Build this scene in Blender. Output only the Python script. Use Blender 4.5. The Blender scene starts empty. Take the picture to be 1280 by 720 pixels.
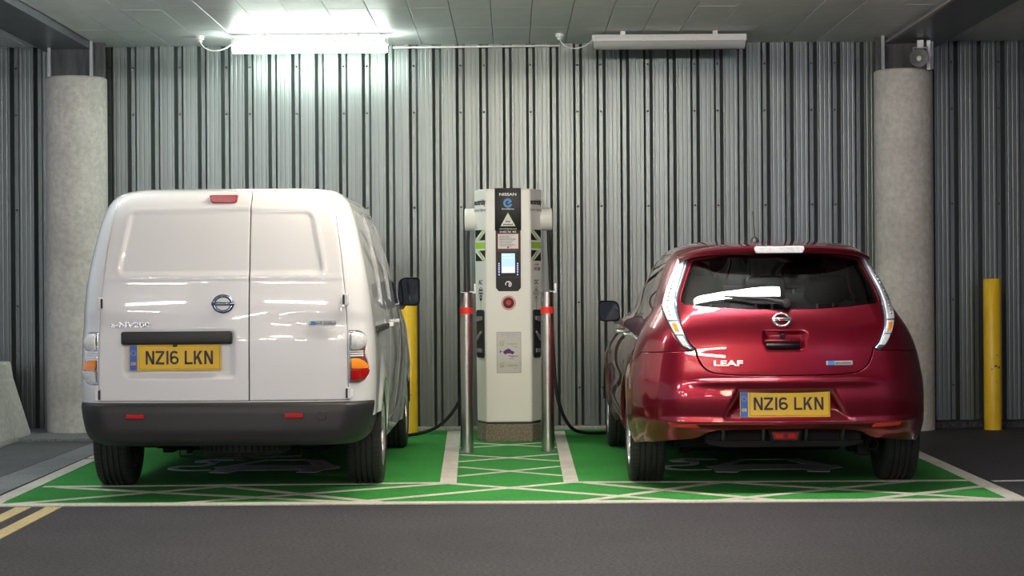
import bpy, bmesh, math, random
import numpy as np
from mathutils import Matrix, Vector
from mathutils.geometry import delaunay_2d_cdt

random.seed(7)
rng = np.random.default_rng(7)
SC = bpy.context.scene
COL = SC.collection
PI = math.pi
R = math.radians

# ------------------------------------------------------------------ camera
cd = bpy.data.cameras.new('camera')
cd.lens = 70.0
cd.sensor_width = 36.0
cd.shift_y = -3.0 / 1280.0
cd.clip_end = 200
cam = bpy.data.objects.new('camera', cd)
cam.location = (0, 0, 1.225)
cam.rotation_euler = (R(90), R(0.4), 0)
COL.objects.link(cam)
SC.camera = cam

# ------------------------------------------------------------------ world, exposure
w = bpy.data.worlds.new('overcast_daylight')
SC.world = w
w.use_nodes = True
wn = w.node_tree.nodes
wn['Background'].inputs[0].default_value = (0.62, 0.72, 0.86, 1)
wn['Background'].inputs[1].default_value = 0.45
SC.view_settings.view_transform = 'Standard'
SC.view_settings.look = 'None'
SC.view_settings.gamma = 1.0
SC.view_settings.exposure = 0.62
SC.view_settings.use_curve_mapping = False
TUBE_POWER = 120.0          # emission strength of the unseen lit tubes above the bays and behind the camera
TUBE_POWER_WALL = 38.0     # the lit fitting by the wall
TUBE_WARM = 120.0

# ------------------------------------------------------------------ materials
def mat(name, col, rough=0.5, metal=0.0, coat=0.0, coat_rough=0.05, spec=0.5, emit=None, emit_strength=0.0,
        trans=0.0, ior=1.45, noise=None, bump=None, alpha=1.0):
    """noise = (scale, amount, (sx,sy,sz)) value variation; bump = (scale, strength, distance)"""
    m = bpy.data.materials.new(name)
    m.use_nodes = True
    nt = m.node_tree
    b = nt.nodes['Principled BSDF']
    b.inputs['Base Color'].default_value = (*col, 1)
    b.inputs['Roughness'].default_value = rough
    b.inputs['Metallic'].default_value = metal
    b.inputs['Coat Weight'].default_value = coat
    b.inputs['Coat Roughness'].default_value = coat_rough
    b.inputs['Specular IOR Level'].default_value = spec
    b.inputs['IOR'].default_value = ior
    b.inputs['Transmission Weight'].default_value = trans
    b.inputs['Alpha'].default_value = alpha
    if emit:
        b.inputs['Emission Color'].default_value = (*emit, 1)
        b.inputs['Emission Strength'].default_value = emit_strength
    if noise or bump:
        tc = nt.nodes.new('ShaderNodeTexCoord')
    if noise:
        sc, amt, st = noise
        mp = nt.nodes.new('ShaderNodeMapping')
        mp.inputs['Scale'].default_value = st
        nt.links.new(tc.outputs['Object'], mp.inputs['Vector'])
        n = nt.nodes.new('ShaderNodeTexNoise')
        n.inputs['Scale'].default_value = sc
        n.inputs['Detail'].default_value = 6 if st[2] > 0.1 else 1
        n.inputs['Roughness'].default_value = 0.65
        nt.links.new(mp.outputs[0], n.inputs['Vector'])
        mr = nt.nodes.new('ShaderNodeMapRange')
        mr.inputs[1].default_value = 0.3
        mr.inputs[2].default_value = 0.7
        mr.inputs[3].default_value = 1 - amt
        mr.inputs[4].default_value = 1 + amt
        nt.links.new(n.outputs['Fac'], mr.inputs[0])
        mx = nt.nodes.new('ShaderNodeVectorMath')
        mx.operation = 'SCALE'
        mx.inputs[0].default_value = col
        nt.links.new(mr.outputs[0], mx.inputs['Scale'])
        nt.links.new(mx.outputs[0], b.inputs['Base Color'])
    if bump:
        sc, stg, dist = bump
        n2 = nt.nodes.new('ShaderNodeTexNoise')
        n2.inputs['Scale'].default_value = sc
        n2.inputs['Detail'].default_value = 3
        nt.links.new(tc.outputs['Object'], n2.inputs['Vector'])
        bp = nt.nodes.new('ShaderNodeBump')
        bp.inputs['Strength'].default_value = stg
        bp.inputs['Distance'].default_value = dist
        nt.links.new(n2.outputs['Fac'], bp.inputs['Height'])
        nt.links.new(bp.outputs[0], b.inputs['Normal'])
    return m

def ground_mat(name, c1, c2, fine, rough=0.85, bump=0.5, stain=0.25, worn=None):
    """coarse aggregate: speckle + broad staining + bump; worn = (under colour, amount)"""
    m = bpy.data.materials.new(name)
    m.use_nodes = True
    nt = m.node_tree
    L = nt.links.new
    b = nt.nodes['Principled BSDF']
    b.inputs['Roughness'].default_value = rough
    b.inputs['Specular IOR Level'].default_value = 0.35
    tc = nt.nodes.new('ShaderNodeTexCoord')
    n = nt.nodes.new('ShaderNodeTexNoise')
    n.inputs['Scale'].default_value = fine
    n.inputs['Detail'].default_value = 4
    L(tc.outputs['Object'], n.inputs['Vector'])
    rp = nt.nodes.new('ShaderNodeValToRGB')
    rp.color_ramp.elements[0].position = 0.3
    rp.color_ramp.elements[0].color = (*c1, 1)
    rp.color_ramp.elements[1].position = 0.7
    rp.color_ramp.elements[1].color = (*c2, 1)
    L(n.outputs['Fac'], rp.inputs[0])
    n2 = nt.nodes.new('ShaderNodeTexNoise')
    n2.inputs['Scale'].default_value = 0.9
    n2.inputs['Detail'].default_value = 7
    n2.inputs['Roughness'].default_value = 0.7
    L(tc.outputs['Object'], n2.inputs['Vector'])
    mr = nt.nodes.new('ShaderNodeMapRange')
    mr.inputs[1].default_value = 0.3
    mr.inputs[2].default_value = 0.7
    mr.inputs[3].default_value = 1 - stain
    mr.inputs[4].default_value = 1 + stain
    L(n2.outputs['Fac'], mr.inputs[0])
    mx = nt.nodes.new('ShaderNodeVectorMath')
    mx.operation = 'SCALE'
    L(rp.outputs[0], mx.inputs[0])
    L(mr.outputs[0], mx.inputs['Scale'])
    out = mx.outputs[0]
    if worn:
        n3 = nt.nodes.new('ShaderNodeTexNoise')
        n3.inputs['Scale'].default_value = 22
        n3.inputs['Detail'].default_value = 8
        n3.inputs['Roughness'].default_value = 0.8
        L(tc.outputs['Object'], n3.inputs['Vector'])
        r3 = nt.nodes.new('ShaderNodeMapRange')
        r3.inputs[1].default_value = 0.56
        r3.inputs[2].default_value = 0.70
        r3.inputs[3].default_value = 0
        r3.inputs[4].default_value = worn[1]
        L(n3.outputs['Fac'], r3.inputs[0])
        mm = nt.nodes.new('ShaderNodeMix')
        mm.data_type = 'RGBA'
        L(r3.outputs[0], mm.inputs[0])
        L(out, mm.inputs[6])
        mm.inputs[7].default_value = (*worn[0], 1)
        out = mm.outputs[2]
    L(out, b.inputs['Base Color'])
    bp = nt.nodes.new('ShaderNodeBump')
    bp.inputs['Strength'].default_value = bump
    bp.inputs['Distance'].default_value = 0.006
    L(n.outputs['Fac'], bp.inputs['Height'])
    L(bp.outputs[0], b.inputs['Normal'])
    return m

M = {}
M['asphalt'] = ground_mat('asphalt', (0.008, 0.008, 0.0105), (0.068, 0.0665, 0.080), 55, 0.75, 0.55, 0.22)
M['concrete_floor'] = ground_mat('concrete_channel', (0.15, 0.16, 0.17), (0.26, 0.27, 0.28), 60, 0.8, 0.3, 0.3)
M['ledge'] = ground_mat('pale_ledge', (0.27, 0.27, 0.25), (0.42, 0.41, 0.38), 60, 0.8, 0.3, 0.3)
M['green'] = ground_mat('green_bay_paint', (0.013, 0.15, 0.020), (0.036, 0.33, 0.052), 110, 0.8, 0.7, 0.18, ((0.05, 0.15, 0.055), 0.5))
M['line'] = ground_mat('cream_line_paint', (0.47, 0.45, 0.40), (0.66, 0.63, 0.56), 70, 0.75, 0.4, 0.2, ((0.2, 0.21, 0.17), 0.55))
M['yellow_line'] = ground_mat('faded_yellow_line', (0.42, 0.34, 0.16), (0.60, 0.50, 0.28), 70, 0.8, 0.4, 0.2, ((0.14, 0.13, 0.12), 0.6))
M['horn'] = mat('horn_grey', (0.30, 0.31, 0.32), 0.5)
M['symbol'] = ground_mat('white_symbol_paint', (0.52, 0.54, 0.58), (0.74, 0.76, 0.80), 80, 0.75, 0.5, 0.2, ((0.06, 0.16, 0.07), 0.75))
M['concrete'] = ground_mat('column_concrete', (0.48, 0.465, 0.44), (0.63, 0.61, 0.575), 25, 0.85, 0.25, 0.22, ((0.25, 0.24, 0.22), 0.5))
M['plinth'] = ground_mat('plinth_concrete', (0.16, 0.13, 0.10), (0.33, 0.28, 0.22), 70, 0.9, 0.5, 0.3)
M['clad'] = mat('galvanised_cladding', (0.148, 0.168, 0.166), 0.34, 0.75, noise=(3.0, 0.10, (4, 1, 0.008)))
M['screw'] = mat('screw_heads', (0.06, 0.06, 0.06), 0.5)
M['ceil'] = mat('ceiling_panel', (0.86, 0.885, 0.89), 0.42, 0.0, spec=0.28, noise=(3, 0.08, (1, 1, 1)))
M['soffit'] = mat('soffit_panel', (0.20, 0.22, 0.25), 0.35, 0.3, noise=(2, 0.25, (3, 0.5, 1)))
M['edge'] = mat('edge_trim', (0.45, 0.43, 0.41), 0.4, 0.3)
M['slab'] = mat('dark_slab', (0.05, 0.05, 0.055), 0.8)
M['infill'] = mat('infill_steel', (0.11, 0.11, 0.12), 0.6, 0.2, noise=(4, 0.5, (4, 1, 0.6)))
M['post'] = mat('light_steel', (0.48, 0.51, 0.55), 0.4, 0.3)
M['white_plastic'] = mat('white_plastic', (0.86, 0.87, 0.86), 0.35)
M['clear'] = mat('clear_diffuser', (0.85, 0.86, 0.86), 0.2, trans=0.45, ior=1.15)
M['tube_off'] = mat('unlit_tube', (0.8, 0.8, 0.78), 0.3)
M['tube_wall'] = mat('lit_diffuser', (0.9, 0.95, 0.9), 0.3, emit=(0.88, 1.0, 0.90), emit_strength=TUBE_POWER_WALL)
M['tube'] = mat('lit_tube', (0.9, 0.9, 0.9), 0.3, emit=(1.0, 0.96, 0.93), emit_strength=TUBE_POWER)
M['tube_cool'] = mat('daylight_tint_tube', (0.9, 0.9, 0.9), 0.3, emit=(0.62, 0.66, 1.0), emit_strength=TUBE_POWER * 0.7)  # blue tint stands in for daylight on the right of the wall
M['tube_soft'] = mat('lit_soft_tube', (0.9, 0.9, 0.9), 0.3, emit=(1.0, 0.98, 0.93), emit_strength=TUBE_POWER * 0.6)  # output turned down to soften its light on the hatchback
M['tube_mild'] = mat('lit_mild_tube', (0.9, 0.9, 0.9), 0.3, emit=(1.0, 0.86, 0.66), emit_strength=TUBE_POWER * 0.62)  # warmth chosen to tint the wall centre; also lights the added centre fitting
M['tube_fill'] = mat('lit_fill_tube', (0.9, 0.9, 0.9), 0.3, emit=(0.95, 1.0, 0.97), emit_strength=TUBE_POWER * 0.35)  # for the unseen fitting added as fill on the left
M['tube_warm'] = mat('lit_warm_tube', (0.9, 0.9, 0.9), 0.3, emit=(1.0, 0.74, 0.44), emit_strength=TUBE_WARM)
M['steel'] = mat('brushed_stainless', (0.58, 0.56, 0.53), 0.26, 1.0, noise=(6, 0.15, (1, 1, 0.2)))
M['red_band'] = mat('red_reflective_band', (0.75, 0.03, 0.02), 0.4)
M['yellow'] = mat('yellow_post_paint', (0.78, 0.50, 0.02), 0.38, noise=(5, 0.08, (1, 1, 1)))
M['yellow_chip'] = mat('chipped_patch', (0.08, 0.06, 0.03), 0.7)
M['charger_white'] = mat('charger_white', (0.83, 0.82, 0.77), 0.32, coat=0.2)
M['black_gloss'] = mat('black_gloss', (0.010, 0.010, 0.011), 0.18)
M['black_satin'] = mat('black_satin', (0.010, 0.010, 0.011), 0.4, spec=0.3)
M['black_plastic'] = mat('black_plastic', (0.022, 0.022, 0.024), 0.42)
M['black_grain'] = mat('black_grained_plastic', (0.019, 0.019, 0.021), 0.5, bump=(300, 0.15, 0.002))
M['cable'] = mat('black_cable', (0.012, 0.012, 0.013), 0.4)
M['white_print'] = mat('white_print', (0.8, 0.8, 0.8), 0.5)
M['black_print'] = mat('black_print', (0.015, 0.015, 0.017), 0.5)
M['grey_print'] = mat('grey_print', (0.22, 0.22, 0.24), 0.5)
M['green_print'] = mat('lime_green_print', (0.38, 0.65, 0.07), 0.5)
M['blue_print'] = mat('blue_print', (0.03, 0.26, 0.62), 0.4)
M['red_print'] = mat('red_print', (0.6, 0.03, 0.03), 0.4)
M['purple_print'] = mat('purple_print', (0.10, 0.01, 0.16), 0.5)
M['lime_text'] = mat('lime_text_print', (0.34, 0.42, 0.02), 0.5)
M['paper'] = mat('paper_notice', (0.75, 0.72, 0.70), 0.5)
M['sticker'] = mat('silver_sticker', (0.56, 0.54, 0.53), 0.4)
M['screen'] = mat('lit_screen', (0.05, 0.1, 0.1), 0.2, emit=(0.55, 0.82, 0.92), emit_strength=0.62)
M['screen_light'] = mat('lit_screen_bright', (0.05, 0.1, 0.1), 0.2, emit=(0.85, 0.95, 1.0), emit_strength=0.72)
M['led'] = mat('lit_key', (0.1, 0.1, 0.3), 0.3, emit=(0.45, 0.45, 1.0), emit_strength=1.0)

# ------------------------------------------------------------------ mesh helpers
class MB:
    """collects shapes and links them as ONE mesh object"""
    def __init__(s):
        s.v = []; s.f = []
    def add(s, vs, fs):
        o = len(s.v)
        s.v += [tuple(p) for p in vs]
        s.f += [tuple(i + o for i in f) for f in fs]
        return s
    def box(s, x0, x1, y0, y1, z0, z1, bev=0.0, seg=2):
        if bev <= 0:
            vs = [(x, y, z) for z in (z0, z1) for y in (y0, y1) for x in (x0, x1)]
            return s.add(vs, [(0, 2, 3, 1), (4, 5, 7, 6), (0, 1, 5, 4), (2, 6, 7, 3), (0, 4, 6, 2), (1, 3, 7, 5)])
        bm = bmesh.new()
        bmesh.ops.create_cube(bm, size=1)
        for q in bm.verts:
            q.co = Vector(((x0 + x1) / 2 + q.co.x * (x1 - x0), (y0 + y1) / 2 + q.co.y * (y1 - y0), (z0 + z1) / 2 + q.co.z * (z1 - z0)))
        bmesh.ops.bevel(bm, geom=bm.edges[:], offset=bev, segments=seg, affect='EDGES', profile=0.5)
        return s.bm(bm)
    def bm(s, bm):
        bm.verts.index_update()
        s.add([q.co[:] for q in bm.verts], [[q.index for q in f.verts] for f in bm.faces])
        bm.free()
        return s
    def prism(s, poly, lo, hi, axis='z'):
        """poly of 2D points extruded; axis z: (x,y)+z ; axis y: (x,z)+y ; axis x: (y,z)+x"""
        n = len(poly)
        ar = sum(poly[i][0] * poly[(i + 1) % n][1] - poly[(i + 1) % n][0] * poly[i][1] for i in range(n))
        if ar < 0: poly = poly[::-1]
        def P(p, h):
            return (p[0], p[1], h) if axis == 'z' else ((p[0], h, p[1]) if axis == 'y' else (h, p[0], p[1]))
        vs = [P(p, lo) for p in poly] + [P(p, hi) for p in poly]
        fs = [tuple(range(n))[::-1], tuple(range(n, 2 * n))] + [(i, (i + 1) % n, n + (i + 1) % n, n + i) for i in range(n)]
        if axis == 'y': fs = [f[::-1] for f in fs]
        return s.add(vs, fs)
    def lathe(s, prof, origin=(0, 0, 0), axis='z', n=32, a0=0.0, a1=2 * PI):
        """prof: (r, h) list; solid of revolution about an axis through origin"""
        full = abs(a1 - a0 - 2 * PI) < 1e-6
        m = n if full else n + 1
        vs = []
        for i in range(m):
            t = a0 + (a1 - a0) * i / n
            c, q = math.cos(t), math.sin(t)
            for r, h in prof:
                p = (r * c, r * q, h) if axis == 'z' else ((h, r * c, r * q) if axis == 'x' else (r * q, h, r * c))
                vs.append((origin[0] + p[0], origin[1] + p[1], origin[2] + p[2]))
        k = len(prof)
        fs = []
        for i in range(n):
            j = (i + 1) % m
            for a in range(k - 1):
                fs.append((i * k + a, j * k + a, j * k + a + 1, i * k + a + 1))
        return s.add(vs, fs)
    def tube(s, pts, r, n=10, cap=True):
        pts = [Vector(p) for p in pts]
        rs = r if isinstance(r, (list, tuple)) else [r] * len(pts)
        vs = []; fs = []
        up = None
        for i, p in enumerate(pts):
            d = (pts[min(i + 1, len(pts) - 1)] - pts[max(i - 1, 0)]).normalized()
            if up is None:
                up = Vector((0, 0, 1)) if abs(d.z) < 0.9 else Vector((1, 0, 0))
            a = d.cross(up).normalized()
            up = a.cross(d).normalized()
            for k in range(n):
                t = 2 * PI * k / n
                vs.append(p + (a * math.cos(t) + up * math.sin(t)) * rs[i])
        for i in range(len(pts) - 1):
            for k in range(n):
                fs.append((i * n + k, i * n + (k + 1) % n, (i + 1) * n + (k + 1) % n, (i + 1) * n + k))
        if cap:
            fs.append(tuple(range(n))[::-1]); fs.append(tuple(range((len(pts) - 1) * n, len(pts) * n)))
        return s.add(vs, fs)
    def stroke(s, pts, wd, y0, y1, closed=False):
        """flat pen stroke in the XZ plane with depth y0..y1 (mitred)"""
        n = len(pts)
        L = []; Q = []
        for i in range(n):
            p = Vector(pts[i])
            pr = Vector(pts[i - 1]) if (i or closed) else None
            nx = Vector(pts[(i + 1) % n]) if (i < n - 1 or closed) else None
            d1 = (p - pr).normalized() if pr is not None else (nx - p).normalized()
            d2 = (nx - p).normalized() if nx is not None else d1
            n1 = Vector((-d1.y, d1.x)); n2 = Vector((-d2.y, d2.x))
            m = (n1 + n2)
            m = m.normalized() if m.length > 1e-6 else n1
            k = min(1 / max(m.dot(n1), 0.35), 2.2)
            L.append(p + m * wd / 2 * k); Q.append(p - m * wd / 2 * k)
        for i in range(n if closed else n - 1):
            j = (i + 1) % n
            s.prism([L[i], L[j], Q[j], Q[i]], y0, y1, 'y')
        return s
    def build(s, name, m, parent=None, smooth=None, loc=None, kind=None, label=None):
        me = bpy.data.meshes.new(name)
        me.from_pydata(s.v, [], s.f)
        bm = bmesh.new(); bm.from_mesh(me)
        bmesh.ops.recalc_face_normals(bm, faces=bm.faces)
        bm.to_mesh(me); bm.free()
        return link(name, me, m, parent, smooth, loc, kind, label)

def link(name, me, m, parent=None, smooth=None, loc=None, kind=None, label=None):
    if m is not None: me.materials.append(m)
    if smooth is not None:
        me.polygons.foreach_set('use_smooth', [True] * len(me.polygons))
        if smooth < 179: me.set_sharp_from_angle(angle=R(smooth))
    o = bpy.data.objects.new(name, me)
    COL.objects.link(o)
    if parent is not None: o.parent = parent
    if loc is not None: o.location = loc
    if kind: o['kind'] = kind
    if label: o['label'] = label
    return o

def tag(o, label, cat, group=None, kind=None):
    o['label'] = label; o['category'] = cat
    if group: o['group'] = group
    if kind: o['kind'] = kind
    return o

def thing(name, label, cat, loc=(0, 0, 0), rz=0.0, group=None):
    o = bpy.data.objects.new(name, None)
    o.empty_display_size = 0.1
    COL.objects.link(o)
    o.location = loc; o.rotation_euler = (0, 0, rz)
    return tag(o, label, cat, group)

def dup(root, loc, label=None, group=None):
    r = root.copy(); COL.objects.link(r); r.location = loc
    if label: r['label'] = label
    if group: r['group'] = group
    def rec(a, b):
        for ch in list(a.children):
            c = ch.copy(); COL.objects.link(c); c.parent = b
            rec(ch, c)
    rec(root, r)
    return r

def bez(p0, p1, p2, p3, n=24):
    out = []
    for i in range(n + 1):
        t = i / n; u = 1 - t
        out.append(tuple(u**3 * a + 3 * u * u * t * b + 3 * u * t * t * c + t**3 * d for a, b, c, d in zip(p0, p1, p2, p3)))
    return out

def spline(P, n=10):
    """Catmull-Rom through the points"""
    P = [np.array(p, float) for p in P]
    Q = [2 * P[0] - P[1]] + P + [2 * P[-1] - P[-2]]
    out = []
    for i in range(1, len(Q) - 2):
        for k in range(n):
            t = k / n
            a, b, c, d = Q[i - 1], Q[i], Q[i + 1], Q[i + 2]
            out.append(tuple(0.5 * (2 * b + (c - a) * t + (2 * a - 5 * b + 4 * c - d) * t * t + (3 * b - a - 3 * c + d) * t**3)))
    out.append(tuple(P[-1]))
    return out

def text(s, size, m, parent, name='lettering', loc=(0, 0, 0), rot=(PI / 2, 0, 0), ext=0.0006, bold=0.0, xs=1.0, align='CENTER', label=None, shear=0.0):
    """flat raised lettering facing -Y; size = cap height in metres"""
    cu = bpy.data.curves.new('lettering', 'FONT')
    cu.body = s
    cu.size = size / 0.70
    cu.align_x = align
    cu.extrude = ext
    cu.offset = bold * size
    cu.shear = shear
    cu.resolution_u = 3
    t = bpy.data.objects.new('tmp', cu)
    COL.objects.link(t)
    bpy.context.view_layer.update()
    me = bpy.data.meshes.new_from_object(t.evaluated_get(bpy.context.evaluated_depsgraph_get()))
    bpy.data.objects.remove(t); bpy.data.curves.remove(cu)
    me.transform(Matrix.Diagonal((xs, 1, 1, 1)))
    me.materials.clear()
    o = link(name, me, m, parent, None, loc, None, label)
    o.rotation_euler = rot
    return o

# ------------------------------------------------------------------ setting: floor
floor = MB().box(-12, 11, -24, 17.3, -0.2, 0).build('floor', M['asphalt'], kind='structure')
def quad(name, pts, m, z=0.003, parent=floor, z0=-0.01):
    return MB().prism(pts, z0, z).build(name, m, parent)
def strip(name, p, q, wd, m, z=0.005):
    p = Vector(p); q = Vector(q)
    d = (q - p).normalized(); nrm = Vector((-d.y, d.x)) * wd / 2
    return quad(name, [p + nrm, q + nrm, q - nrm, p - nrm], m, z)
quad('bay_paint', [(-2.93, 11.2), (2.85, 11.14), (2.92, 16.85), (-3.02, 16.85)], M['green'], 0.003)
LN = M['line']
quad('line_marking', [(-2.99, 11.20), (2.90, 11.13), (2.90, 11.245), (-2.99, 11.325)], LN, 0.006)            # front line
strip('line_marking', (-2.965, 11.22), (-3.02, 14.25), 0.10, LN, 0.0055)
strip('line_marking', (-3.02, 14.35), (-3.06, 16.8), 0.10, LN, 0.0055)
strip('line_marking', (2.84, 11.16), (2.93, 16.8), 0.105, LN, 0.0055)
strip('line_marking', (-2.9, 12.29), (-0.36, 12.36), 0.07, LN, 0.0052)
strip('line_marking', (0.36, 12.34), (2.88, 12.29), 0.07, LN, 0.0052)
quad('line_marking', [(-0.455, 12.33), (-0.352, 12.33), (-0.44, 16.72), (-0.55, 16.72)], LN, 0.0058)
quad('line_marking', [(0.312, 12.30), (0.405, 12.30), (0.43, 16.66), (0.345, 16.66)], LN, 0.0058)
# zigzag hatching between the two front lines and on the charger island
def cross(x0, x1, y0, y1, wd=0.06):
    strip('line_marking', (x0, y0), (x1, y1), wd, LN, 0.0045)
    strip('line_marking', (x0, y1), (x1, y0), wd, LN, 0.0040)
for (a, b) in (((-2.90, 11.27), (-1.72, 12.30)), ((-2.80, 12.25), (-0.93, 11.29)), ((-1.98, 11.25), (-0.40, 12.34)),
               ((-1.86, 12.33), (-0.72, 11.24)), ((-0.95, 11.26), (0.33, 12.32)), ((-0.40, 12.33), (0.95, 11.24)),
               ((0.36, 11.22), (1.30, 12.32)), ((0.45, 12.30), (1.50, 11.22)), ((1.12, 11.22), (2.45, 12.28)),
               ((1.30, 12.30), (2.75, 11.2)), ((1.95, 11.2), (2.84, 11.95))):
    strip('line_marking', a, b, 0.075, LN, 0.0042 + 0.0001 * (a[1] > b[1]))
cross(-0.36, 0.315, 12.78, 13.44, 0.055)
cross(-0.38, 0.325, 13.84, 14.42, 0.055)
cross(-0.40, 0.335, 15.0, 15.55, 0.055)
strip('line_marking', (2.95, 12.25), (6.5, 12.75), 0.05, LN, 0.0035)
for x0 in (-2.575, -2.745):
    strip('yellow_line', (x0 + 0.045, 7.5), (x0, 11.15), 0.085, M['yellow_line'], 0.004)
quad('drain_channel', [(-3.33, 8.0), (-3.005, 8.0), (-3.11, 15.84), (-3.33, 15.84)], M['concrete_floor'], 0.0035)
quad('concrete_apron', [(-9, 6), (-3.34, 6), (-3.34, 15.86), (-9, 15.86)], ground_mat('worn_grey_apron', (0.075, 0.08, 0.085), (0.16, 0.165, 0.17), 60, 0.8, 0.4, 0.3), 0.0025)
# electric-car pictograms painted in both bays
def pictogram(cx, y0, sx):
    e = bpy.data.objects.new('car_symbol', None); COL.objects.link(e); e.parent = floor; e.location = (cx, y0, 0)
    def S(pts): return [(p[0] * sx, p[1]) for p in pts]
    body = [(-0.46, 0.50), (-0.40, 0.36), (-0.42, 0.10), (-0.22, 0.05), (-0.15, 0.22), (0.48, 0.25), (0.46, 0.08), (0.66, 0.05), (0.72, 0.26), (0.86, 0.36),
            (0.84, 0.52), (0.66, 0.60), (0.10, 0.62), (-0.25, 0.60)]
    MB().prism(S(body), 0.002, 0.006).build('car_body_mark', M['symbol'], e)
    r = MB()
    for a, b in (((-0.28, 0.58), (0.02, 1.05)), ((0.0, 1.02), (0.56, 1.02)), ((0.54, 1.05), (0.72, 0.56)), ((0.46, 1.0), (0.60, 0.58))):
        a = Vector((a[0] * sx, a[1])); b = Vector((b[0] * sx, b[1])); d = (b - a).normalized(); n = Vector((-d.y, d.x)) * 0.028
        r.prism([a + n, b + n, b - n, a - n], 0.002, 0.0062)
    r.build('cabin_outline_mark', M['symbol'], e)
    c = MB()
    path = spline([(-0.44, 0.28), (-0.66, 0.26), (-0.86, 0.38), (-0.80, 0.56), (-0.58, 0.62), (-0.52, 0.86), (-0.62, 0.98)], 5)
    for a, b in zip(path[:-1], path[1:]):
        a = Vector((a[0] * sx, a[1])); b = Vector((b[0] * sx, b[1])); d = (b - a).normalized(); n = Vector((-d.y, d.x)) * 0.03
        c.prism([a + n, b + n, b - n, a - n], 0.002, 0.0064)
    c.prism(S([(-0.74, 0.84), (-0.76, 0.98), (-0.62, 1.12), (-0.30, 1.12), (-0.26, 1.02), (-0.48, 0.98), (-0.52, 0.86)]), 0.002, 0.0064)
    c.build('plug_mark', M['symbol'], e)
pictogram(-1.735, 13.05, 0.66)
pictogram(1.60, 12.85, 0.68)

# ------------------------------------------------------------------ setting: back wall of trapezoidal sheets
wall = MB().box(-9, 9, 17.06, 17.25, 0, 3.6).build('wall_back', M['slab'], kind='structure')
PITCH = 0.2
prof = []
D = -0.062
for k in range(5):
    x = k * PITCH
    prof += [(x + 0.000, 0.0), (x + 0.016, 0.0), (x + 0.040, D)]
    for g in (0.018, 0.056, 0.094):       # shallow swages pressed in each wide face
        prof += [(x + 0.040 + g - 0.004, D), (x + 0.040 + g, D + 0.0009), (x + 0.040 + g + 0.005, D + 0.0009), (x + 0.040 + g + 0.009, D)]
    prof += [(x + 0.160, D), (x + 0.184, 0.0)]
prof.append((5 * PITCH, 0.0))
vs = [(x, y, z) for z in (0.03, 3.30) for x, y in prof]
k = len(prof)
me = bpy.data.meshes.new('cladding_sheet')
me.from_pydata(vs, [], [(i, i + 1, k + i + 1, k + i) for i in range(k - 1)])
me.materials.append(M['clad'])
X0 = 0.171 - 45 * PITCH
scr = MB()
for j in range(18):
    o = bpy.data.objects.new('cladding_sheet', me)
    COL.objects.link(o); o.parent = wall
    o.location = (X0 + j * 1.0, 17.03 + 0.0015 * (j % 2), 0)
    for r_ in (0, 2, 3):
        for z in (3.11, 2.71, 1.90, 1.08, 0.35):
            scr.lathe([(0.0, -0.012), (0.007, -0.010), (0.010, -0.004), (0.010, 0.002)], (X0 + j + r_ * PITCH, 17.028, z), 'y', 8)
scr.build('screw_heads', M['screw'], wall, kind='stuff')
MB().box(-3.0, 2.95, 16.86, 17.05, 0, 0.028, 0.004).build('trim_1', M['ledge'], kind='structure')
MB().box(2.98, 9, 16.72, 17.06, 0, 0.055, 0.006).build('trim_2', M['asphalt'], kind='structure')
MB().box(-9, -3.06, 15.86, 17.06, 0, 0.035, 0.01).build('trim_3', M['concrete_floor'], kind='structure')

# ------------------------------------------------------------------ setting: ceiling of metal planks
CZ = 3.285
ceil = MB().box(-9, 9, -24, 17.2, CZ + 0.02, CZ + 0.3).build('ceiling', M['slab'], kind='structure')
pk = MB().box(0.0025, 0.3025, 0.0015, 1.1385, 0, 0.03, 0.003, 1)
pme = None
px0 = -3.498
far = MB()
for i in range(-18, 42):
    x = px0 + i * 0.305
    if -3.93 < x + 0.15 < -3.5 or 3.14 < x + 0.15 < 3.55: continue
    for j in range(0, 26):
        y = 17.02 - 1.14 * (j + 1)
        inview = j < 4 and abs(x + 0.15) < 4.6
        dz = rng.uniform(-0.0012, 0.0012)
        if inview:
            if pme is None:
                o = pk.build('ceiling_plank', M['ceil'], ceil, 30)
                pme = o.data
            else:
                o = bpy.data.objects.new('ceiling_plank', pme); COL.objects.link(o); o.parent = ceil
            o.location = (x, y, CZ + dz)
        else:
            far.box(x + 0.0025, x + 0.3025, y + 0.0015, y + 1.1385, CZ + dz, CZ + 0.03)
far.build('distant_planks', M['ceil'], ceil, kind='stuff')
# dropped soffits over the column lines
MB().box(-3.93, -3.515, -24, 17.03, CZ - 0.055, CZ + 0.03).build('trim_4', M['soffit'], kind='structure')
MB().box(3.155, 3.62, -24, 17.03, CZ - 0.055, CZ + 0.03).build('trim_5', M['soffit'], kind='structure')
MB().box(-3.515, -3.507, -24, 17.0, CZ - 0.06, CZ + 0.02).build('trim_6', M['soffit'], kind='structure')
MB().box(3.125, 3.155, -24, 17.0, CZ - 0.06, CZ - 0.045).build('trim_7', M['edge'], kind='structure')
MB().box(6.4, 6.6, -24, 17.0, 0, 3.3).build('wall_daylight_blocker', M['infill'], kind='structure')  # unseen wall added to keep daylight off the right side

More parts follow.
